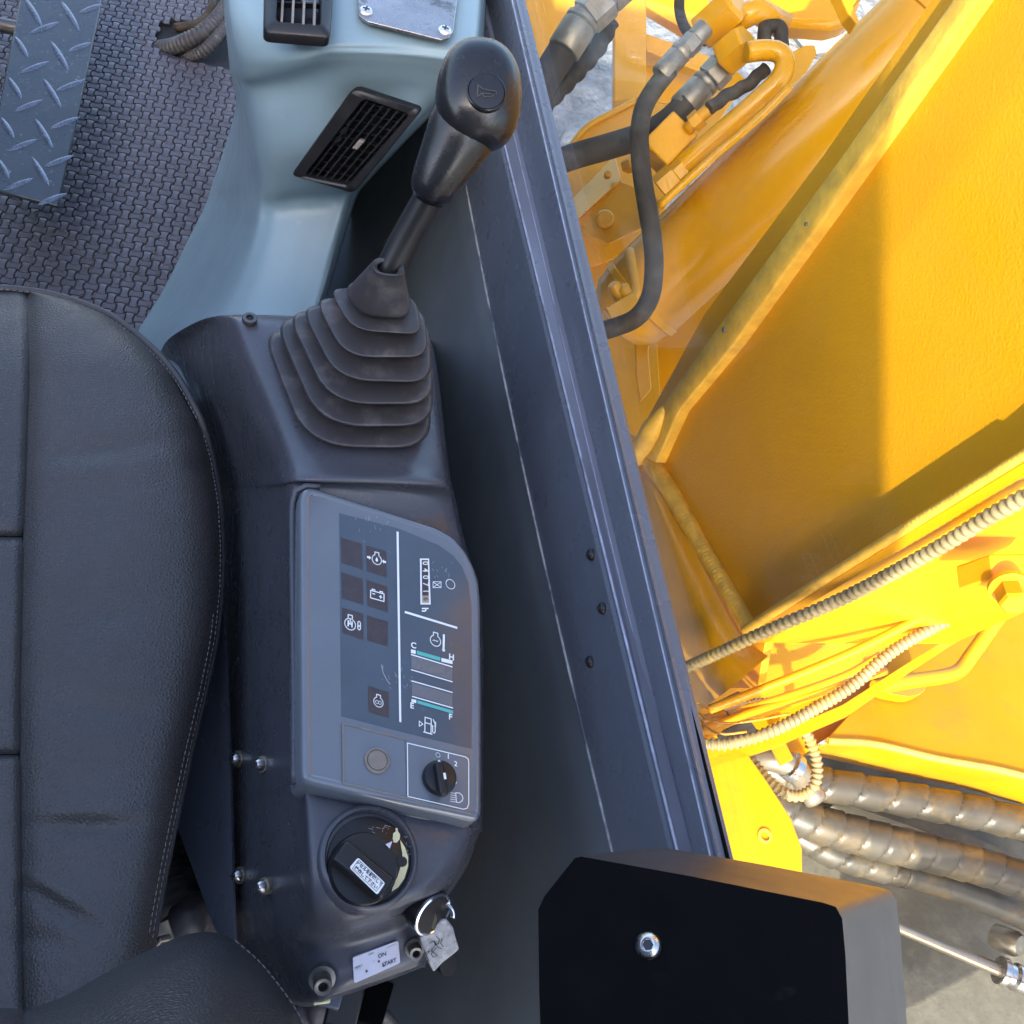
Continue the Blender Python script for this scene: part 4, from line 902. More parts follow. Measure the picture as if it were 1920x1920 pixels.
# heights measured along the wall, kept straight so the wall stays a true sheet
def fitz(k, x, deg=1):
    P = line(k, x); c = np.polyfit(P[1:9, 1], P[1:9, 2], deg); return lambda y: float(np.polyval(c, y))
zE = fitz('ED', .310); z3 = fitz('L3', .300); z2 = fitz('L2', .297); z1 = fitz('L1', .284); z0 = fitz('L0', .279, 2)
ys = np.linspace(-.02, 1.75, 60)
wall = thing('cab_wall', 'slate painted side wall of the cab with stepped window frame and chipped edges', 'cab wall', (.29, .6, 0))
def strip(name, fa, fb, m, **k):
    G = np.array([[np.array((xa, y, f(y))) for (xa, f) in (fa, fb)] for y in ys]); return part(name, grid_geo(G), m, wall, smooth=0, **k)
def sweep(name, prof, m, smooth=20):
    """prof: list of (x, height function, dz)."""
    G = np.array([[np.array((x, y, f(y) + dz)) for x, f, dz in prof] for y in ys]); return part(name, grid_geo(G), m, wall, smooth=smooth)
sweep('sill_panel', [(.295, z0, -.003), (.280, z0, -.002), (.2785, z0, 0), (.2785, z0, .003), (.2835, z1, -.004), (.2850, z1, -.001), (.293, z1, .0)], 'slate')
sweep('frame_rib', [(.298, z1, .0), (.2885, z1, .0008), (.2868, z1, .003), (.2935, z2, -.003), (.295, z2, -.001), (.302, z2, 0)], 'rib')
sweep('frame_channel', [(.310, z2, .0), (.2985, z2, .0), (.2980, z2, .003), (.2995, z3, -.003), (.3005, z3, -.0006), (.312, z3, 0)], 'slate')
sweep('frame_edge', [(.316, z3, -.002), (.3025, z3, .0008), (.3030, z3, .0030), (.3075, zE, -.003), (.3095, zE, -.0005), (.314, zE, -.001)], 'slate')
# chipped lower edge; other fold lines are highlights painted in, with a few chips
def edge_wire(x, f, dz, r, m, y0=-.02, y1=1.74, name='worn_edge'):
    yy = np.linspace(y0, y1, 70); return part(name, tube([np.array((x, y, f(y) + dz)) for y in yy], r, 8), m, wall, smooth=180)
edge_wire(.2782, z0, .0005, .0014, 'chipdull', name='chipped_edge')
edge_wire(.2866, z1, .0022, .0012, 'chip'); edge_wire(.2948, z2, -.0022, .0007, 'chip'); edge_wire(.3003, z3, -.0014, .0008, 'chip'); edge_wire(.3084, zE, -.0018, .0005, 'chip')
seal = sweep('window_seal', [(.3098, zE, -.004), (.3098, zE, .0008), (.3108, zE, .0014), (.3120, zE, .0010), (.3120, zE, -.006)], 'blackmatte')
lowp = sweep('lower_panel', [(.288, z0, -.001), (.281, z0, -.012), (.275, z0, -.05), (.258, z0, -.14), (.225, z0, -.26), (.185, z0, -.36), (.13, z0, -.45), (.06, lambda y: .06, .0)], 'darkwall', smooth=180)
for x, y in ((1103, 1040), (1124, 1141), (1106, 1241)):
    p = X(x, y, .2795); n = np.array((-1, 0, .10)); r = W(11.5, p)
    p = p - _n(n) * .0
    # seat the head on the leaning panel
    t = (p[2] - z0(p[1])) / (z1(p[1]) - z0(p[1])); p[0] = .2785 + .005 * t
    s = part('screw', screw_geo(p, n, r, .0042), 'black', wall, smooth=50); part('cross_slot', cross_geo(p, n, r, .0044), 'inkdark', s, smooth=0)
gv = [np.array((.3138, y, z)) for y, z in ((-.02, zE(-.02) - .003), (1.72, zE(1.72) - .003), (1.55, 1.66), (-.02, 1.66))]
gp = solid('window_pane', gv, (.004, 0, 0), M_['glass'], None, smooth=0)
tag(gp, 'dusty clear side window pane above the slate sill, yellow boom behind it', 'window')
# unseen wall added behind the seat, corner shaped to throw the boom's shade line
w1, w2 = to_y(X(1640, 970, .62)), to_y(X(1640, 230, .62)); wx = w1[0]; w3 = w2 + (w2 - w1) * .55
rw = solid('cab_rear_wall', [np.array(p) for p in ((-1.3, -.35, -.03), (wx - .16, -.35, -.03), (wx - .16, -.35, .82), (wx, -.35, .87), tuple(w1), tuple(w2), tuple(w3), (-1.3, -.35, w3[2]))], (0, -.03, 0), M_['darkwall'])
tag(rw, 'dark rear wall of the cab standing behind the operator seat', 'cab wall')

# unseen door panel added to darken the pane's reflection, opening shaped for a highlight
def mirror(px, py, xd=-.75):
    r = ray(px, py); t_ = .3138 / r[0]; p = C + r * t_; q = np.array((-r[0], r[1], r[2])); return p + q * ((xd - p[0]) / q[0])
hole = round_poly([mirror(x, y) for x, y in ((1742, 352), (1800, 342), (1858, 372), (1878, 450), (1902, 700), (1868, 722), (1846, 570), (1800, 486), (1742, 470), (1756, 415))], .015, 3)
out_ = [np.array((-.75, y, z)) for y, z in ((-.35, -.03), (-.35, 1.0), (1.9, 1.0), (2.4, .60), (2.4, -.03))]
i0 = min(range(len(hole)), key=lambda k: np.linalg.norm(hole[k] - out_[4])); hl = hole[i0:] + hole[:i0 + 1]
def area(P): return sum(P[i - 1][1] * P[i][2] - P[i][1] * P[i - 1][2] for i in range(len(P)))
if area(hl) * area(out_) > 0: hl = hl[::-1]
dl = out_ + hl
dl = out_ + [out_[4] + np.array((0, -.0005, .0005))] * 0 + hl
dr = solid('cab_door', dl, (-.03, 0, 0), M_['darkwall'], smooth=0)
tag(dr, 'dark cab door on the far side of the seat with a low window opening', 'door')

# ------------------------------------------------------------------ black box by the window
bb = thing('switch_box', 'satin black sheet metal box with one bright button-head bolt, beside the window sill', 'box', Z(1300, 1800, .8))
PA = Plane(D(1030, 1700, .50), D(1570, 1700, .47), D(1300, 1960, .455))
face = [(1010, 1705), (1022, 1680), (1078, 1609), (1090, 1606), (1300, 1644), (1540, 1692), (1566, 1700), (1578, 1722), (1584, 1790), (1597, 2060), (1020, 2060), (1012, 1860)]
ex0 = PA(1578, 1722); 
vec = D(1672, 1672, dep(ex0) + .075) - PA(1572, 1702)
fw = [PA(x, y) for x, y in face]
ins = [p + (sum(fw) / len(fw) - p) * .0 for p in fw]
fcp = solid('front_cover', [p for p in fw], -PA.n * .0015, M_['blackmatte'], bb)
m_ = len(fw); cenf = sum(fw) / m_
V = [p + (p - cenf) * .004 - PA.n * .0003 for p in fw] + [p + (p - cenf) * .016 - PA.n * .0035 for p in fw] + [p + (p - cenf) * .016 + vec * .30 for p in fw] + [p + (p - cenf) * .012 + vec for p in fw]
Fc = []
for r_ in range(3):
    for i in range(m_):
        j = (i + 1) % m_; Fc.append((r_ * m_ + i, r_ * m_ + j, (r_ + 1) * m_ + j, (r_ + 1) * m_ + i))
Fc.append(tuple(range(3 * m_, 4 * m_)))
part('box_shell', (V, Fc), 'blackbox', bb, smooth=50)
p = PA(1216, 1773); r = W(25, p)
b = part('button_bolt', lathe(p, PA.n, [(r, 0), (r * .98, r * .25), (r * .82, r * .55), (r * .52, r * .72), (r * .46, r * .70), (r * .42, r * .35)], 28), 'steel', bb, smooth=40)
part('hex_recess', lathe(p, PA.n, [(r * .40, r * .40), (r * .40, r * .46)], 6), 'inkdark', b, smooth=0)
# ================================================================== OUTSIDE
XB = .62
# ------------------------------------------------------------------ ground and rocks
gz = -1.05
n_ = 60
xs_ = np.concatenate([np.linspace(-60, -4, 12), np.linspace(-3.5, 9, 80), np.linspace(10, 80, 14)]); ys_ = np.concatenate([np.linspace(-60, -2, 10), np.linspace(-1.5, 12, 84), np.linspace(13, 120, 16)])
rg = np.random.RandomState(5)
G = np.array([[np.array((x, y, gz + (rg.uniform(-.05, .05) if -3 < x < 9 and -1 < y < 12 else 0))) for x in xs_] for y in ys_])
gr = new_obj('ground', *grid_geo(G), mat=M_['rock'], smooth=180); gr['kind'] = 'structure'
def rock_geo(c, s, rnd):
    bm = bmesh.new(); bmesh.ops.create_icosphere(bm, subdivisions=2, radius=1.0)
    sq = (rnd.uniform(.7, 1.3), rnd.uniform(.7, 1.2), rnd.uniform(.4, .75)); pl3 = [(_n([rnd.gauss(0, 1) for _ in range(3)]), rnd.uniform(.55, .9)) for _ in range(9)]
    V = []
    for v in bm.verts:
        p = np.array(v.co)
        for nn, d in pl3:
            k = p.dot(nn)
            if k > d: p = p - nn * (k - d)
        V.append(np.array(c) + p * np.array(sq) * s)
    Fc = [tuple(v.index for v in f.verts) for f in bm.faces]; bm.free(); return V, Fc
rr = random.Random(11); gs = []
for k in range(230):
    x, y = rr.uniform(.3, 5.5), rr.uniform(1.7, 8.5); s = rr.uniform(.06, .28)
    gs.append(rock_geo((x, y, gz + s * .1), s, rr))
new_obj('rubble', *merge(*gs), mat=M_['rock'], smooth=25, kind='stuff')

# ------------------------------------------------------------------ boom: side plate, flanges, rear face
bm_ = thing('boom', 'massive yellow painted boom plate with a welded edge bar, outside the window', 'boom', (XB + .15, .7, .12))
def XP(px, py, dx=0.0): return X(px, py, XB + dx)
pv = [(1186, 836), (1320, 590), (1545, 290), (1748, -2), (1850, -150), (2300, -700)]
fr_e = [XP(*p) for p in pv]
rear = [np.array((XB, .36, 1.12)), XP(1935, 842), XP(1700, 990), XP(1520, 1105), XP(1402, 1180)]
top_ = [np.array((XB, fr_e[-1][1], 1.35)), np.array((XB, .34, 1.35))]
front = [np.array((XB, p[1], p[2])) for p in fr_e[:5]]
poly = front + [np.array((XB, .70, 1.35)), np.array((XB, .34, 1.35))] + rear
solid('side_plate', poly, (.012, 0, 0), M_['ypeel'], bm_, smooth=0)
# edge bar standing off the plate
be = [(1190, 848), (1252, 740), (1345, 610), (1560, 312), (1782, 0), (1900, -165)]
be2 = [(1226, 868), (1270, 770), (1372, 646), (1592, 336), (1826, 0), (1946, -165)]
ba, bb2 = [XP(*p, -.018) for p in be], [XP(*p, -.018) for p in be2]
Vb, Fb = [], []
for k in range(len(ba)):
    a, b_ = ba[k], bb2[k]
    Vb += [a + np.array((.018, 0, 0)), a + np.array((.003, 0, 0)), a * .85 + b_ * .15, a * .15 + b_ * .85, b_ + np.array((.003, 0, 0)), b_ + np.array((.018, 0, 0))]
for k in range(len(ba) - 1):
    for j in range(5): Fb.append((k * 6 + j, k * 6 + j + 1, (k + 1) * 6 + j + 1, (k + 1) * 6 + j))
Fb += [tuple(range(6)), tuple(len(Vb) - 6 + k for k in range(6))]
new_obj('edge_bar', Vb, Fb, M_['yrough'], bm_, smooth=40, bevel=.002)
part('weld_lump', tube(smooth_path([XP(1190, 868, -.012), XP(1214, 826, -.02), XP(1240, 778, -.018), XP(1252, 762, -.008)], .006), [W(k, XP(1210, 820)) for k in np.interp(np.linspace(0, 1, len(smooth_path([XP(1190, 868, -.012), XP(1214, 826, -.02), XP(1240, 778, -.018), XP(1252, 762, -.008)], .006))), [0, .2, .7, 1], [10, 20, 22, 6])], 14), 'yrough', bm_, smooth=180)
# paint chips on the edge bar
for x, y, s in ((1350, 606, 6), (1504, 408, 4)):
    p = XP(x + 6, y + 12, -.0205); part('paint_chip', lathe(p, (-1, 0, 0), [(W(s, p), -.002), (W(s * .9, p), .0004), (W(s * .4, p), .0004)], 7), 'deckgrey', bm_, smooth=0)
# lower weld seam and the boom foot behind it
ws = smooth_path([XP(1214, 850, -.004), XP(1262, 930, -.006), XP(1330, 1050, -.006), XP(1410, 1185, -.004)], .006)
rw_ = random.Random(2)
ws = smooth_path(ws, .0012)
part('weld_seam', tube(ws, [W(17, p) for p in ws], 14, rf=lambda s, t: 1 + .05 * abs(math.sin(s / .0065 * math.pi + .5 * math.cos(t)))), 'yrough', bm_, smooth=180)
ft = [(1180, 870, .02), (1208, 878, .0), (1250, 950, -.004), (1310, 1060, -.008), (1392, 1196, -.008), (1400, 1260, -.02), (1290, 1262, -.03), (1240, 1120, -.03), (1200, 960, -.02)]
solid('foot_web', [XP(x, y, .014) for x, y in ((1150, 800), (1240, 840), (1440, 1170), (1420, 1290), (1240, 1290))], (.01, 0, 0), M_['yellow'], bm_, smooth=0)
rows = [[X(1172, 850, .62), X(1196, 868, .615), X(1215, 880, .60)], [X(1190, 940, .60), X(1225, 938, .592), X(1262, 960, .605)], [X(1225, 1080, .585), X(1275, 1070, .575), X(1322, 1070, .60)], [X(1270, 1220, .58), X(1330, 1200, .57), X(1388, 1192, .60)], [X(1300, 1340, .58), X(1370, 1290, .57), X(1440, 1230, .605)]]
part('boom_foot', grid_geo(loft_pts(rows, 6, 6)), 'yellow', bm_, smooth=180)
# rear face plate, catches the sun
rp0 = [XP(1395, 1188, -.022), XP(1520, 1108, -.022), XP(1700, 994, -.022), XP(1940, 846, -.022), np.array((XB - .022, .36, 1.12)), np.array((XB - .022, .34, 1.35))]
V, Fc = [], []
for p in rp0: V += [p + np.array((0, .006, .003)), p + np.array((-.0, -.004, 0)), p + np.array((.004, -.010, -.004)), p + np.array((.30, -.016, -.02)), p + np.array((.30, .02, .0))]
for k in range(len(rp0) - 1):
    for j in range(4): Fc.append((k * 5 + j, k * 5 + j + 1, (k + 1) * 5 + j + 1, (k + 1) * 5 + j))
fix(new_obj('rear_plate', V, Fc, M_['yellow'], bm_, smooth=30))
wb = smooth_path([XP(1398, 1182, -.022), XP(1520, 1103, -.022), XP(1700, 990, -.022), XP(1940, 841, -.022)], .006)
wb = smooth_path(wb, .0012)
part('weld_seam', tube(wb, [W(10, p) for p in wb], 14, rf=lambda s, t: 1 + .06 * abs(math.sin(s / .006 * math.pi + .5 * math.cos(t)))), 'yrough', bm_, smooth=180)
# cable clamp block on the rear plate
p = X(1868, 1072, .665)
cl = part('clamp_block', box_geo(p, (.024, 0, 0), (0, .010, .004), (0, -.006, .022)), 'yellow', bm_, bevel=.002)
p2 = X(1893, 1104, .65); part('washer', lathe(p2, (-.35, -.8, .3), [(W(38, p2), -.004), (W(38, p2), .001), (W(24, p2), .0016)], 24), 'bolt_y', bm_)
part('hex_bolt', lathe(p2 + np.array((-.001, -.002, 0)), (-.35, -.8, .3), [(W(27, p2), 0), (W(27, p2), .016), (W(23, p2), .019)], 6), 'bolt_y', bm_, smooth=0)

# lower frame behind the boom foot
fm = thing('machine_frame', 'bright yellow sunlit frame deck with pipes below the boom', 'machine frame', Z(1740, 1300, .05))
zd = .10
dk = [(1552, 1386), (1640, 1290), (1720, 1160), (1850, 980), (2300, 900), (2300, 1560), (1920, 1452), (1760, 1420), (1640, 1392)]
q0_ = Z(1720, 1300, zd); DK = Plane(q0_, q0_ + np.array((.3, 0, 0)), q0_ + np.array((0, .3, -.105)))
solid('deck_plate', [DK(x, y) for x, y in dk], (0, 0, -.012), M_['ydeck'], fm, smooth=0)
lip = [(1552, 1386), (1640, 1392), (1760, 1420), (1920, 1452), (2300, 1560)]
top = [DK(x, y) + np.array((0, -.002, -.004)) for x, y in lip]
part('deck_skirt', grid_geo(np.array([[p, p + np.array((0, -.002, -.006)), p + np.array((0, .03, -.14))] for p in top])), 'yellow', fm, smooth=0)
part('deck_edge', tube(smooth_path([p + np.array((0, 0, .003)) for p in top], .01), .005, 10), 'yrough', fm, smooth=180)
# pale rail strip below the boom's rear plate
def flat(name, P, zs, t, m, parent, **k):
    return solid(name, [Z(x, y, zs) for x, y in P], (0, 0, -t), M_[m], parent, **k)
flat('frame_web', [(1290, 1270), (1420, 1180), (1560, 1110), (1720, 1060), (1820, 1020), (1700, 1200), (1560, 1300), (1420, 1345), (1312, 1390)], .14, .01, 'yellow', fm)
flat('frame_web', [(1300, 1330), (1420, 1300), (1640, 1235), (1700, 1290), (1540, 1390), (1500, 1420), (1420, 1410), (1310, 1400)], .06, .01, 'yellow', fm)
def pipe(name, P, rpx, m, parent, seg=14, step=.008):
    Q = smooth_path(P, step); mid = Q[len(Q) // 2]
    return part(name, tube(Q, W(rpx, mid), seg), m, parent, smooth=180)
pipe('bent_pipe', [Z(1640, 1290, .17), Z(1700, 1278, .17), Z(1770, 1268, .17), Z(1800, 1256, .17), Z(1822, 1228, .18), Z(1870, 1160, .21), Z(1910, 1100, .24)], 14, 'bolt_y', fm)
pipe('support_pipe', [Z(1312, 1368, .27), Z(1420, 1332, .27), Z(1560, 1290, .27), Z(1660, 1258, .27)], 8, 'yellow', fm)
flat('flat_bar', [(1326, 1425), (1440, 1382), (1580, 1322), (1700, 1245), (1840, 1160), (1842, 1172), (1710, 1258), (1590, 1342), (1450, 1402), (1330, 1440)], .30, .006, 'yellow', fm)
pipe('feed_line', [Z(1330, 1330, .30), Z(1420, 1296, .33), Z(1600, 1222, .38), Z(1760, 1138, .43), Z(1905, 1052, .47)], 9, 'bolt_y', fm)
pipe('feed_line', [Z(1316, 1348, .26), Z(1440, 1316, .27), Z(1580, 1268, .29), Z(1650, 1228, .30)], 7, 'yellow', fm)
# slotted pad
sl_ = round_poly([DK(x, y, .004) for x, y in ((1640, 1300), (1700, 1278), (1722, 1290), (1716, 1312), (1690, 1322), (1636, 1312))], .012)
solid('slotted_pad', sl_, (0, 0, .022), M_['yellow'], fm, bevel=.003)
pp_ = DK(1690, 1302, .0262); part('pad_hole', lathe(pp_, (0, 0, 1), [(W(13, pp_), -.003), (W(13, pp_), .0012), (W(8, pp_), .0014), (W(7, pp_), -.002)], 18), 'yrough', fm)
br = [(1306, 1384), (1330, 1376), (1402, 1412), (1440, 1466), (1484, 1534), (1505, 1592), (1506, 1700), (1360, 1700)]
bpl = thing('frame_bracket', 'overexposed bright yellow bracket plate between the window edge and the wrapped hoses', 'bracket', Z(1420, 1520, .3))
zb = .30
solid('bracket_plate', [Z(x, y, zb) for x, y in br], (0, 0, -.014), M_['yellow'], bpl, bevel=.002)
p = Z(1434, 1568, zb + .001); part('bolt_hole', lathe(p, (0, 0, 1), [(W(14, p), -.004), (W(14, p), .0012), (W(9, p), .0014), (W(8, p), -.002)], 20), 'yrough', bpl)
# wires
wr_ = thing('wire_bundle', 'thin orange wires strung loosely at the window edge over the frame', 'wires', Z(1340, 1340, .25))
for P in ([(1290, 1318), (1320, 1344), (1360, 1356), (1420, 1350), (1480, 1338)], [(1296, 1322), (1318, 1356), (1350, 1376), (1400, 1372)], [(1302, 1316), (1340, 1330), (1392, 1312), (1420, 1318)]):
    pipe('wire', [Z(x, y, .27 + .01 * k) for k, (x, y) in enumerate(P)], 2.3, 'wire', wr_, 6)
part('wire_plug', box_geo(Z(1374, 1326, .26), (.016, .006, 0), (-.006, .012, 0), (0, 0, .009)), 'oldsteel', wr_, bevel=.002)
part('wire_plug', box_geo(Z(1386, 1380, .20), (.020, .006, 0), (-.006, .012, 0), (0, 0, .012)), 'deckgrey', wr_, bevel=.002)

# ------------------------------------------------------------------ corrugated conduits outside
def oconduit(P, rpx, pitch, label, m='yconduit', grp='corrugated conduits along the boom'):
    mid = P[len(P) // 2]; r = W(rpx, mid)
    o = new_obj('corrugated_conduit', *corr(P, r, pitch, .30, 12), M_[m], smooth=180); tag(o, label, 'conduit', grp); return o
oconduit([X(1240, 1272, .540), X(1330, 1232, .548), X(1440, 1182, .570), X(1580, 1122, .598), X(1740, 1038, .604), X(1860, 966, .604), X(1945, 920, .604)], 14, .0095, 'long straight corrugated conduit running along the welded rear edge of the boom')
oconduit([Z(1312, 1396, .31), Z(1370, 1394, .32), Z(1450, 1370, .34), Z(1540, 1322, .35), Z(1600, 1284, .36), Z(1650, 1240, .37), Z(1700, 1204, .38), Z(1790, 1156, .40), Z(1880, 1108, .43), Z(1930, 1086, .45)], 12.5, .0068, 'wavy corrugated conduit crossing from the window edge up to the clamp bolt')
oconduit([Z(1396, 1408, .24), Z(1430, 1452, .24), Z(1468, 1486, .24), Z(1500, 1492, .24), Z(1526, 1474, .25), Z(1532, 1436, .26), Z(1522, 1396, .27), Z(1504, 1362, .28)], 12, .0068, 'corrugated conduit hanging in a U loop over the spiral wrapped hoses')
oconduit([Z(1400, 1318, .2), Z(1470, 1312, .2), Z(1540, 1294, .2), Z(1590, 1272, .21), Z(1630, 1258, .22)], 8, .006, 'thin paint-covered conduit behind the wavy conduit')

# ------------------------------------------------------------------ spiral wrapped hoses
def spiral(P, rpx, pitch, label, d=.15):
    Q = smooth_path(P, .0035); mid = Q[len(Q) // 2]
    def rf(s, t):
        k = (s / pitch + t / (2 * math.pi)) % 1.0
        return 1 - d * (1 - k) * .7 if k > .12 else 1 - d * 1.35
    o = new_obj('wrapped_hose', *tube(Q, W(rpx, mid), 28, rf=rf), M_['spiral'], smooth=50); tag(o, label, 'hose', 'spiral wrapped hydraulic hoses'); return o
spiral([Z(1420, 1428, .02), Z(1500, 1462, .02), Z(1620, 1484, .02), Z(1740, 1506, .02), Z(1850, 1528, .02), Z(1960, 1558, .02)], 34, .052, 'uppermost spiral wrapped hose just below the yellow deck edge')
spiral([Z(1440, 1500, .0), Z(1520, 1540, .0), Z(1640, 1575, .0), Z(1760, 1604, .0), Z(1850, 1628, .0), Z(1960, 1664, .0)], 37, .036, 'middle spiral wrapped hose, the longest and thickest', .10)
spiral([Z(1490, 1560, -.06), Z(1560, 1598, -.06), Z(1640, 1622, -.06), Z(1700, 1636, -.06)], 30, .040, 'lowest short spiral wrapped hose beside the bracket plate')
el = thing('pipe_elbow', 'dull steel pipe elbow and clamp half hidden under the U-shaped conduit', 'pipe fitting', Z(1490, 1470, .03))
part('elbow_pipe', tube(smooth_path([Z(1410, 1420, .06), Z(1450, 1425, .08), Z(1490, 1440, .08), Z(1510, 1470, .06), Z(1530, 1500, .05)], .006), W(22, Z(1490, 1440, .07)), 18), 'oldsteel', el, smooth=180)
part('clamp_ring', lathe(Z(1486, 1438, .082), Z(1510, 1470, .06) - Z(1450, 1425, .08), [(W(24, Z(1486, 1438, .08)), -.008), (W(28, Z(1486, 1438, .08)), -.006), (W(28, Z(1486, 1438, .08)), .006), (W(24, Z(1486, 1438, .08)), .008)], 24), 'steel', el, smooth=40)
part('clamp_tab', box_geo(Z(1466, 1412, .12), (.010, .004, 0), (-.003, .014, 0), (0, 0, .004)), 'bolt_y', el, bevel=.001)
o = new_obj('braided_hose', *tube(smooth_path([Z(1690, 1634, -.06), Z(1760, 1652, -.065), Z(1840, 1680, -.07), Z(1960, 1732, -.08)], .01), W(29, Z(1760, 1652, -.06)), 20), M_['spiral'], smooth=180)
tag(o, 'bare braided grey hose emerging from the lowest spiral wrap', 'hose')

# ------------------------------------------------------------------ grey deck lower right
gd = solid('swing_frame_deck', [Z(x, y, -.22) for x, y in ((1380, 1380), (2500, 1500), (2500, 2300), (1380, 2300))], (0, 0, -.02), M_['deckgrey'])
tag(gd, 'dusty grey steel deck plate under the wrapped hoses and steel rod', 'deck')
rb = solid('deck_rib', [Z(1580, 1500, -.13), Z(1700, 1520, -.13), Z(1900, 1600, -.13), Z(1960, 1640, -.13), Z(1960, 1660, -.13), Z(1900, 1622, -.13), Z(1700, 1546, -.13), Z(1600, 1512, -.13)], (0, 0, -.09), M_['deckgrey'])
tag(rb, 'low dusty grey rib standing on the deck between the two thick hoses', 'rib')
# unseen cover panel added behind the cab, cut to shade this deck
e1_, e2_ = to_y(Z(1718, 1852, -.22)), to_y(Z(1868, 1772, -.22)); de = (e2_ - e1_) / (e2_[0] - e1_[0])
lo = lambda x: max(-.3, float((e1_ + de * (x - e1_[0]))[2]))
cvp = solid('engine_cover', [np.array((x, -.35, z)) for x, z in ((.70, .45), (.70, lo(.70)), (1.6, lo(1.6) if lo(1.6) < .44 else .40), (1.6, .45))], (0, -.02, 0), M_['yellow'])
tag(cvp, 'plain yellow engine cover panel standing behind the cab', 'cover')
rd = thing('steel_rod', 'polished steel rod with a chrome coupling on the grey deck', 'rod', Z(1780, 1780, -.15))
part('rod_shaft', tube([Z(1640, 1718, -.12), Z(1880, 1822, -.12)], W(12, Z(1780, 1780, -.12)), 18), 'rod', rd, smooth=60)
c0, c1 = Z(1872, 1818, -.12), Z(1945, 1850, -.12); axr = _n(c1 - c0); r = W(26, c0)
part('coupling', lathe(c0, axr, [(r * .6, 0), (r, .001), (r * 1.02, .010), (r * .82, .014), (r * .8, .022), (r * 1.0, .026), (r * 1.0, .05), (r * .8, .054), (r * .8, .09)], 28), 'steel', rd, smooth=40)
part('clevis', lathe(Z(1900, 1768, -.11), (.3, -.5, .8), [(W(24, c0), -.03), (W(24, c0), .004), (W(18, c0), .012), (W(8, c0), .013)], 20), 'oldsteel', rd, smooth=50)

# ------------------------------------------------------------------ boom cylinder
cy = thing('boom_cylinder', 'glossy yellow hydraulic boom cylinder slanting behind the edge bar', 'hydraulic cylinder', D(1300, 460, 1.6))
A0, A1 = D(1148, 612, 1.66), D(1890, -90, 1.42)
axc = _n(A1 - A0); Lc_ = np.linalg.norm(A1 - A0)
rc = W(94, (A0 + A1) / 2)
part('barrel', lathe(A0, axc, [(rc * .35, .0), (rc * .72, .012), (rc * .93, .035), (rc * .97, .06), (rc, .064), (rc, Lc_)], 48), 'ycyl', cy, smooth=50)
col = A0 + axc * (Lc_ * .60)
k1 = np.linalg.norm(A1 - A0) * .815
part('gland_band', lathe(A0 + axc * k1, axc, [(rc * 1.0, 0), (rc * 1.045, .002), (rc * 1.045, .06), (rc * 1.0, .062)], 48), 'ycyl', cy, smooth=50)
part('base_band', lathe(A0 + axc * .058, axc, [(rc * .99, 0), (rc * 1.03, .002), (rc * 1.03, .012), (rc * .99, .014)], 48), 'ycyl', cy, smooth=50)
# feed pipe lying along the barrel
def dpipe(name, P, rpx, m, parent, seg=16): return pipe(name, [D(x, y, d) for x, y, d in P], rpx, m, parent, seg)
dpipe('feed_pipe', [(1240, 350, 1.52), (1290, 300, 1.50), (1370, 232, 1.47), (1430, 180, 1.45), (1462, 148, 1.44), (1472, 118, 1.44), (1460, 98, 1.44), (1430, 94, 1.44), (1400, 98, 1.44)], 19, 'ycyl', cy)
dpipe('weld_ridge', [(1236, 386, 1.50), (1330, 300, 1.47), (1420, 224, 1.44), (1482, 162, 1.42)], 8, 'ycyl', cy)
p = D(1268, 328, 1.50); ap = _n(D(1320, 280, 1.49) - D(1240, 350, 1.51))
part('pipe_nut', lathe(p - ap * .03, ap, [(W(27, p), 0), (W(27, p), .028), (W(22, p), .030), (W(22, p), .045)], 6), 'bolt_y', cy, smooth=0)
part('pipe_block', box_geo(D(1252, 272, 1.53), _n(CR * .7 + CU * .7) * .032, _n(CR * .7 - CU * .7) * .026, CI * .03), 'yellow', cy, bevel=.003)
dpipe('pipe_fitting', [(1288, 244, 1.50), (1310, 222, 1.49), (1336, 200, 1.48)], 12, 'bolt_y', cy)
p = D(1306, 226, 1.49); a_ = _n(D(1336, 200, 1.48) - D(1288, 244, 1.5)); part('fitting_nut', lathe(p - a_ * .008, a_, [(W(18, p), 0), (W(18, p), .016)], 6), 'bolt_y', cy, smooth=0)
# clamp at the base
ck = thing('cylinder_clamp', 'small yellow clamp with a square pad and bolts near the cylinder base', 'clamp', D(1165, 570, 1.5))
part('clamp_pad', box_geo(D(1167, 578, 1.50), _n(CR * .86 + CU * .5) * .024, _n(CR * -.5 + CU * .86) * .012, CI * .012), 'yellow', ck, bevel=.002)
for x, y in ((1158, 548), (1174, 552)): part('clamp_bolt', lathe(D(x, y, 1.50), -CI * .5 + CU * .7 - CR * .5, [(.010, -.03), (.010, .012), (.008, .015)], 12), 'yellow', ck)
part('clamp_strap', tube(smooth_path([D(1180, 470, 1.54), D(1186, 510, 1.52), D(1190, 545, 1.51), D(1182, 565, 1.50)], .01), .008, 8), 'yellow', ck, smooth=180)

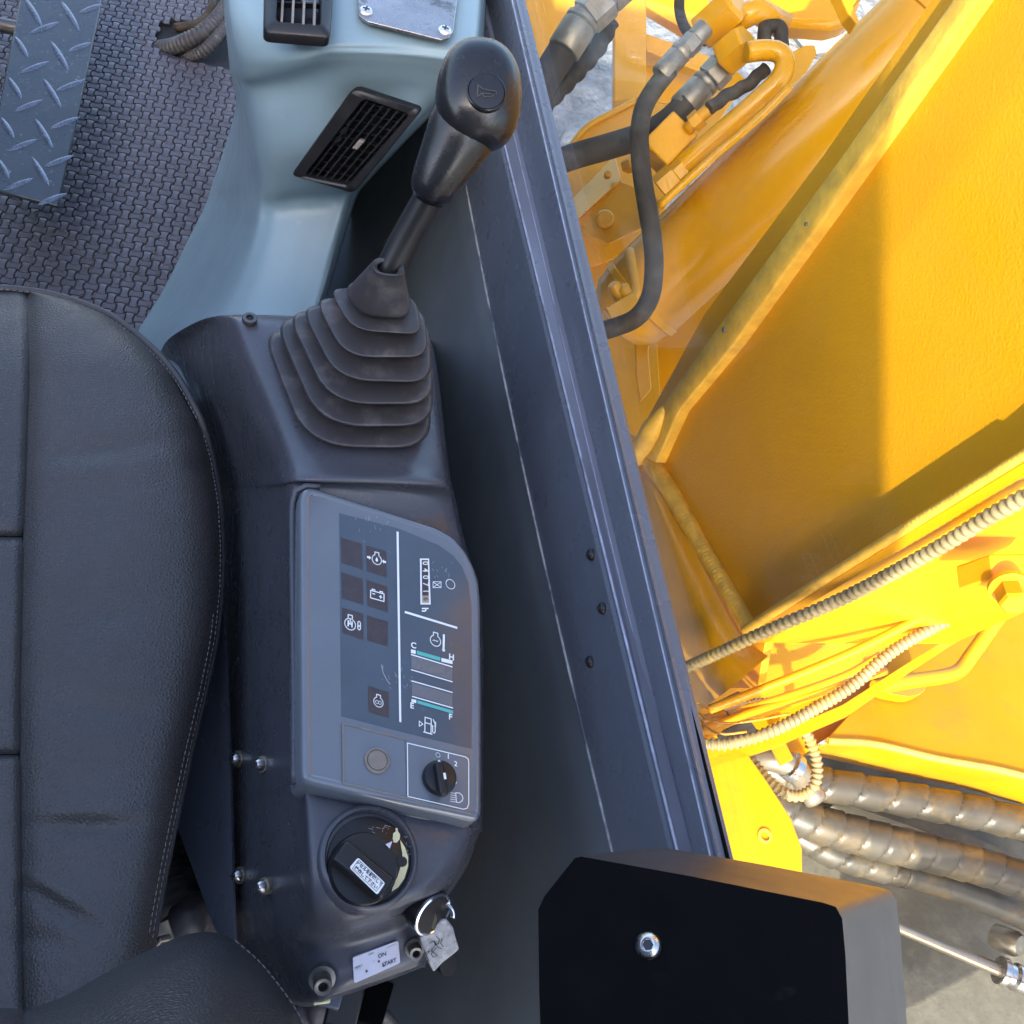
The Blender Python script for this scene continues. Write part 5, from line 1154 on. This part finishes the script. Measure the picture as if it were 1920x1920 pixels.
# ------------------------------------------------------------------ front frame pieces seen past the cylinder
ff = thing('front_chassis', 'yellow front frame plates and manifold block seen beyond the cylinder', 'frame', D(1150, 350, 1.9))
def dplate(name, P, d0, m, parent, t=.02, tilt=(0, 0), bevel=.002, **k):
    cx = np.mean([p[0] for p in P]); cy_ = np.mean([p[1] for p in P])
    return solid(name, [D(x, y, d0 + (x - cx) * tilt[0] + (y - cy_) * tilt[1]) for x, y in P], CI * t, M_[m], parent, bevel=bevel, **k)
dplate('back_plate', [(940, -60), (1120, -60), (1085, 40), (1010, 160), (960, 240), (940, 200)], 2.3, 'yellow', ff)
dplate('upright_plate', [(1153, -60), (1205, -60), (1212, 30), (1211, 178), (1196, 184), (1152, 191)], 2.15, 'yellow', ff, .05)
dplate('cross_beam', [(1208, -60), (1330, -60), (1330, 42), (1300, 66), (1210, 12)], 2.25, 'yellow', ff, .04)
dplate('cross_beam', [(1210, 62), (1350, 112), (1350, 150), (1212, 96)], 2.25, 'yellow', ff, .04)
dplate('cross_beam', [(1210, 110), (1320, 145), (1340, 200), (1212, 190)], 2.35, 'yellow', ff, .04)
dplate('shoulder_plate', [(1060, 300), (1068, 272), (1100, 240), (1192, 190), (1214, 188), (1250, 196), (1310, 140), (1360, 110), (1400, 150), (1260, 360), (1220, 460), (1060, 520)], 1.95, 'yellow', ff, .02)
part('plate_edge', tube(smooth_path([D(1064, 282, 1.94), D(1100, 238, 1.94), D(1150, 210, 1.94), D(1192, 188, 1.94)], .01), .006, 8), 'yellow', ff, smooth=180)
dplate('low_plate', [(1040, 470), (1130, 450), (1230, 600), (1240, 760), (1180, 860), (1140, 700)], 1.9, 'yellow', ff, .02, (0, -.0004))
dplate('skirt_plate', [(1210, 650), (1300, 560), (1500, 400), (1800, 60), (1900, -60), (1960, 0), (1700, 260), (1320, 720), (1200, 860)], 1.82, 'ycyl', ff, .02, (-.0004, 0))
dplate('gusset', [(1190, 610), (1222, 598), (1216, 660), (1222, 730), (1200, 755), (1192, 700)], 1.72, 'yellow', ff, .012)
# manifold block
bk = [(1064, 432), (1080, 380), (1160, 296), (1200, 320), (1236, 372), (1238, 404), (1144, 456)]
mb = part('manifold_block', prism([D(1062, 424, 1.80), D(1164, 338, 1.80), D(1238, 374, 1.76), D(1238, 412, 1.76), D(1142, 456, 1.76)], CI * .10 + CU * .02), 'yellow', ff, bevel=.003)
part('block_face', prism([D(1068, 424, 1.78), D(1074, 372, 1.84), D(1154, 288, 1.86), D(1166, 338, 1.79)], CI * .05), 'yellow', ff, bevel=.003)
p = D(1134, 412, 1.765); part('plug_bolt', lathe(p, -CI, [(W(17, p), -.004), (W(17, p), .008), (W(13, p), .012), (W(3, p), .012)], 18), 'bolt_y', ff, smooth=40)
p = D(1139, 328, 1.80); part('plug_bolt', lathe(p, -CI, [(W(7, p), -.004), (W(7, p), .008), (W(5, p), .010)], 12), 'bolt_y', ff)
p = D(1178, 310, 1.80); part('plug_bolt', lathe(p, -CI + CR * .5, [(W(15, p), -.004), (W(15, p), .014), (W(12, p), .018)], 6), 'bolt_y', ff, smooth=0)
dplate('arm_link', [(1430, 20), (1480, 46), (1560, 52), (1600, 40), (1640, -60), (1420, -60)], 1.75, 'ycyl', ff, .06, bevel=.012)
dplate('ear_plate', [(1480, 100), (1510, 84), (1528, 84), (1532, 100), (1505, 150), (1470, 170)], 1.75, 'yellow', ff, .02)
p = D(1600, 30, 1.32); dplate('end_block', [(1560, -40), (1590, 24), (1606, 46), (1612, 40), (1600, 10), (1660, -60)], 1.30, 'yellow', ff, .03)

# ------------------------------------------------------------------ hydraulic hoses
def hose(label, P, rpx, ferr, nut, grp='hydraulic hoses by the cylinder'):
    t = thing('hydraulic_hose', label, 'hose', D(*P[len(P) // 2]), grp)
    pipe('rubber_hose', [D(*p) for p in P], rpx, 'hose', t, 18)
    for (a, b, r_) in ferr:
        A, B = D(*a), D(*b); L_ = np.linalg.norm(B - A); r = W(r_, A)
        part('ferrule', lathe(A, B - A, [(r * .92, 0), (r, .003), (r, L_ * .62), (r * .90, L_ * .66), (r * 1.0, L_ * .70), (r * 1.0, L_ * .78), (r * .82, L_ * .82), (r * .82, L_)], 24), 'oldsteel', t, smooth=40)
    for (a, b, r_) in nut:
        A, B = D(*a), D(*b); L_ = np.linalg.norm(B - A); r = W(r_, A)
        part('hex_nut', lathe(A, B - A, [(r * .9, 0), (r, .002), (r, L_ * .45), (r * .9, L_ * .5)], 6), 'oldsteel', t, smooth=0)
        part('hose_end', lathe(A + (B - A) * .5, B - A, [(r * .86, 0), (r * .9, L_ * .05), (r * .9, L_ * .5)], 18), 'oldsteel', t, smooth=40)
    return t
hose('dark S-shaped hose hanging down in front of the cylinder and turning back under the sill',
     [(1256, 130, 1.46), (1228, 165, 1.46), (1206, 205, 1.45), (1199, 255, 1.44), (1203, 320, 1.43), (1214, 390, 1.42), (1224, 455, 1.42), (1226, 510, 1.42), (1218, 560, 1.42), (1194, 595, 1.42), (1155, 613, 1.43), (1100, 628, 1.44)], 18,
     [((1238, 142, 1.46), (1290, 84, 1.46), 21)], [((1284, 94, 1.46), (1322, 52, 1.46), 21)])
hose('thick dark hose running level from the window edge to the steel coupling',
     [(1030, 310, 1.56), (1080, 292, 1.56), (1150, 272, 1.55), (1210, 252, 1.55), (1252, 228, 1.54), (1290, 192, 1.53)], 24,
     [((1276, 204, 1.535), (1338, 140, 1.53), 27)], [((1330, 150, 1.53), (1382, 96, 1.52), 29)])
hose('dusty thick hose with a large ferrule at the top, nearest the window frame',
     [(990, 200, 1.62), (1015, 158, 1.62), (1045, 112, 1.62), (1066, 78, 1.62)], 29,
     [((1056, 96, 1.61), (1104, 20, 1.61), 33)], [((1098, 34, 1.61), (1180, -40, 1.61), 36)])
def ribbed(P, rpx, label):
    Q = [D(*p) for p in P]; r = W(rpx, Q[1])
    o = new_obj('ribbed_hose', *tube(smooth_path(Q, .003), r, 14, rf=lambda s, t: 1 - .10 + .10 * math.cos(2 * math.pi * s / .026 + t)), M_['hose'], smooth=180); tag(o, label, 'hose', 'ribbed black hoses'); return o
ribbed([(1005, 215, 1.66), (1045, 172, 1.66), (1085, 130, 1.66), (1120, 88, 1.66), (1145, 40, 1.66)], 19, 'dusty ribbed hose lying behind the thick hose with the large ferrule')
ribbed([(1330, 204, 1.47), (1362, 180, 1.47), (1400, 160, 1.47), (1436, 128, 1.47)], 14, 'black ribbed hose along the yellow feed pipe')
ribbed([(1440, 92, 1.50), (1432, 66, 1.50), (1440, 48, 1.50), (1458, 50, 1.5), (1466, 70, 1.5), (1464, 96, 1.5)], 15, 'black ribbed hose bent in a tight loop above the yellow pipe end')
dpipe2 = pipe('hose_lead', [D(1276, -20, 1.7), D(1274, 20, 1.7), D(1288, 58, 1.69), D(1318, 76, 1.68), D(1350, 70, 1.68)], 10, 'hose', None); tag(dpipe2, 'thin dark lead curving behind the steel couplings', 'hose')
hx = thing('hex_coupling', 'yellow painted hexagon couplings at the top of the feed pipe', 'coupling', D(1395, 90, 1.45))
p = D(1358, 112, 1.50); ah = _n(D(1420, 60, 1.46) - D(1358, 112, 1.5)); part('coupling_nut', lathe(p, ah, [(W(34, p), 0), (W(36, p), .004), (W(36, p), .04), (W(32, p), .044)], 6), 'bolt_y', hx, smooth=0)
p = D(1318, 62, 1.52); part('coupling_nut', lathe(p, _n(ah), [(W(34, p), 0), (W(36, p), .004), (W(36, p), .06), (W(30, p), .066)], 6), 'bolt_y', hx, smooth=0)
part('coupling_neck', tube([D(1372, 40, 1.5), D(1420, 20, 1.5), D(1470, 50, 1.52)], W(24, p), 16), 'ycyl', hx, smooth=180)
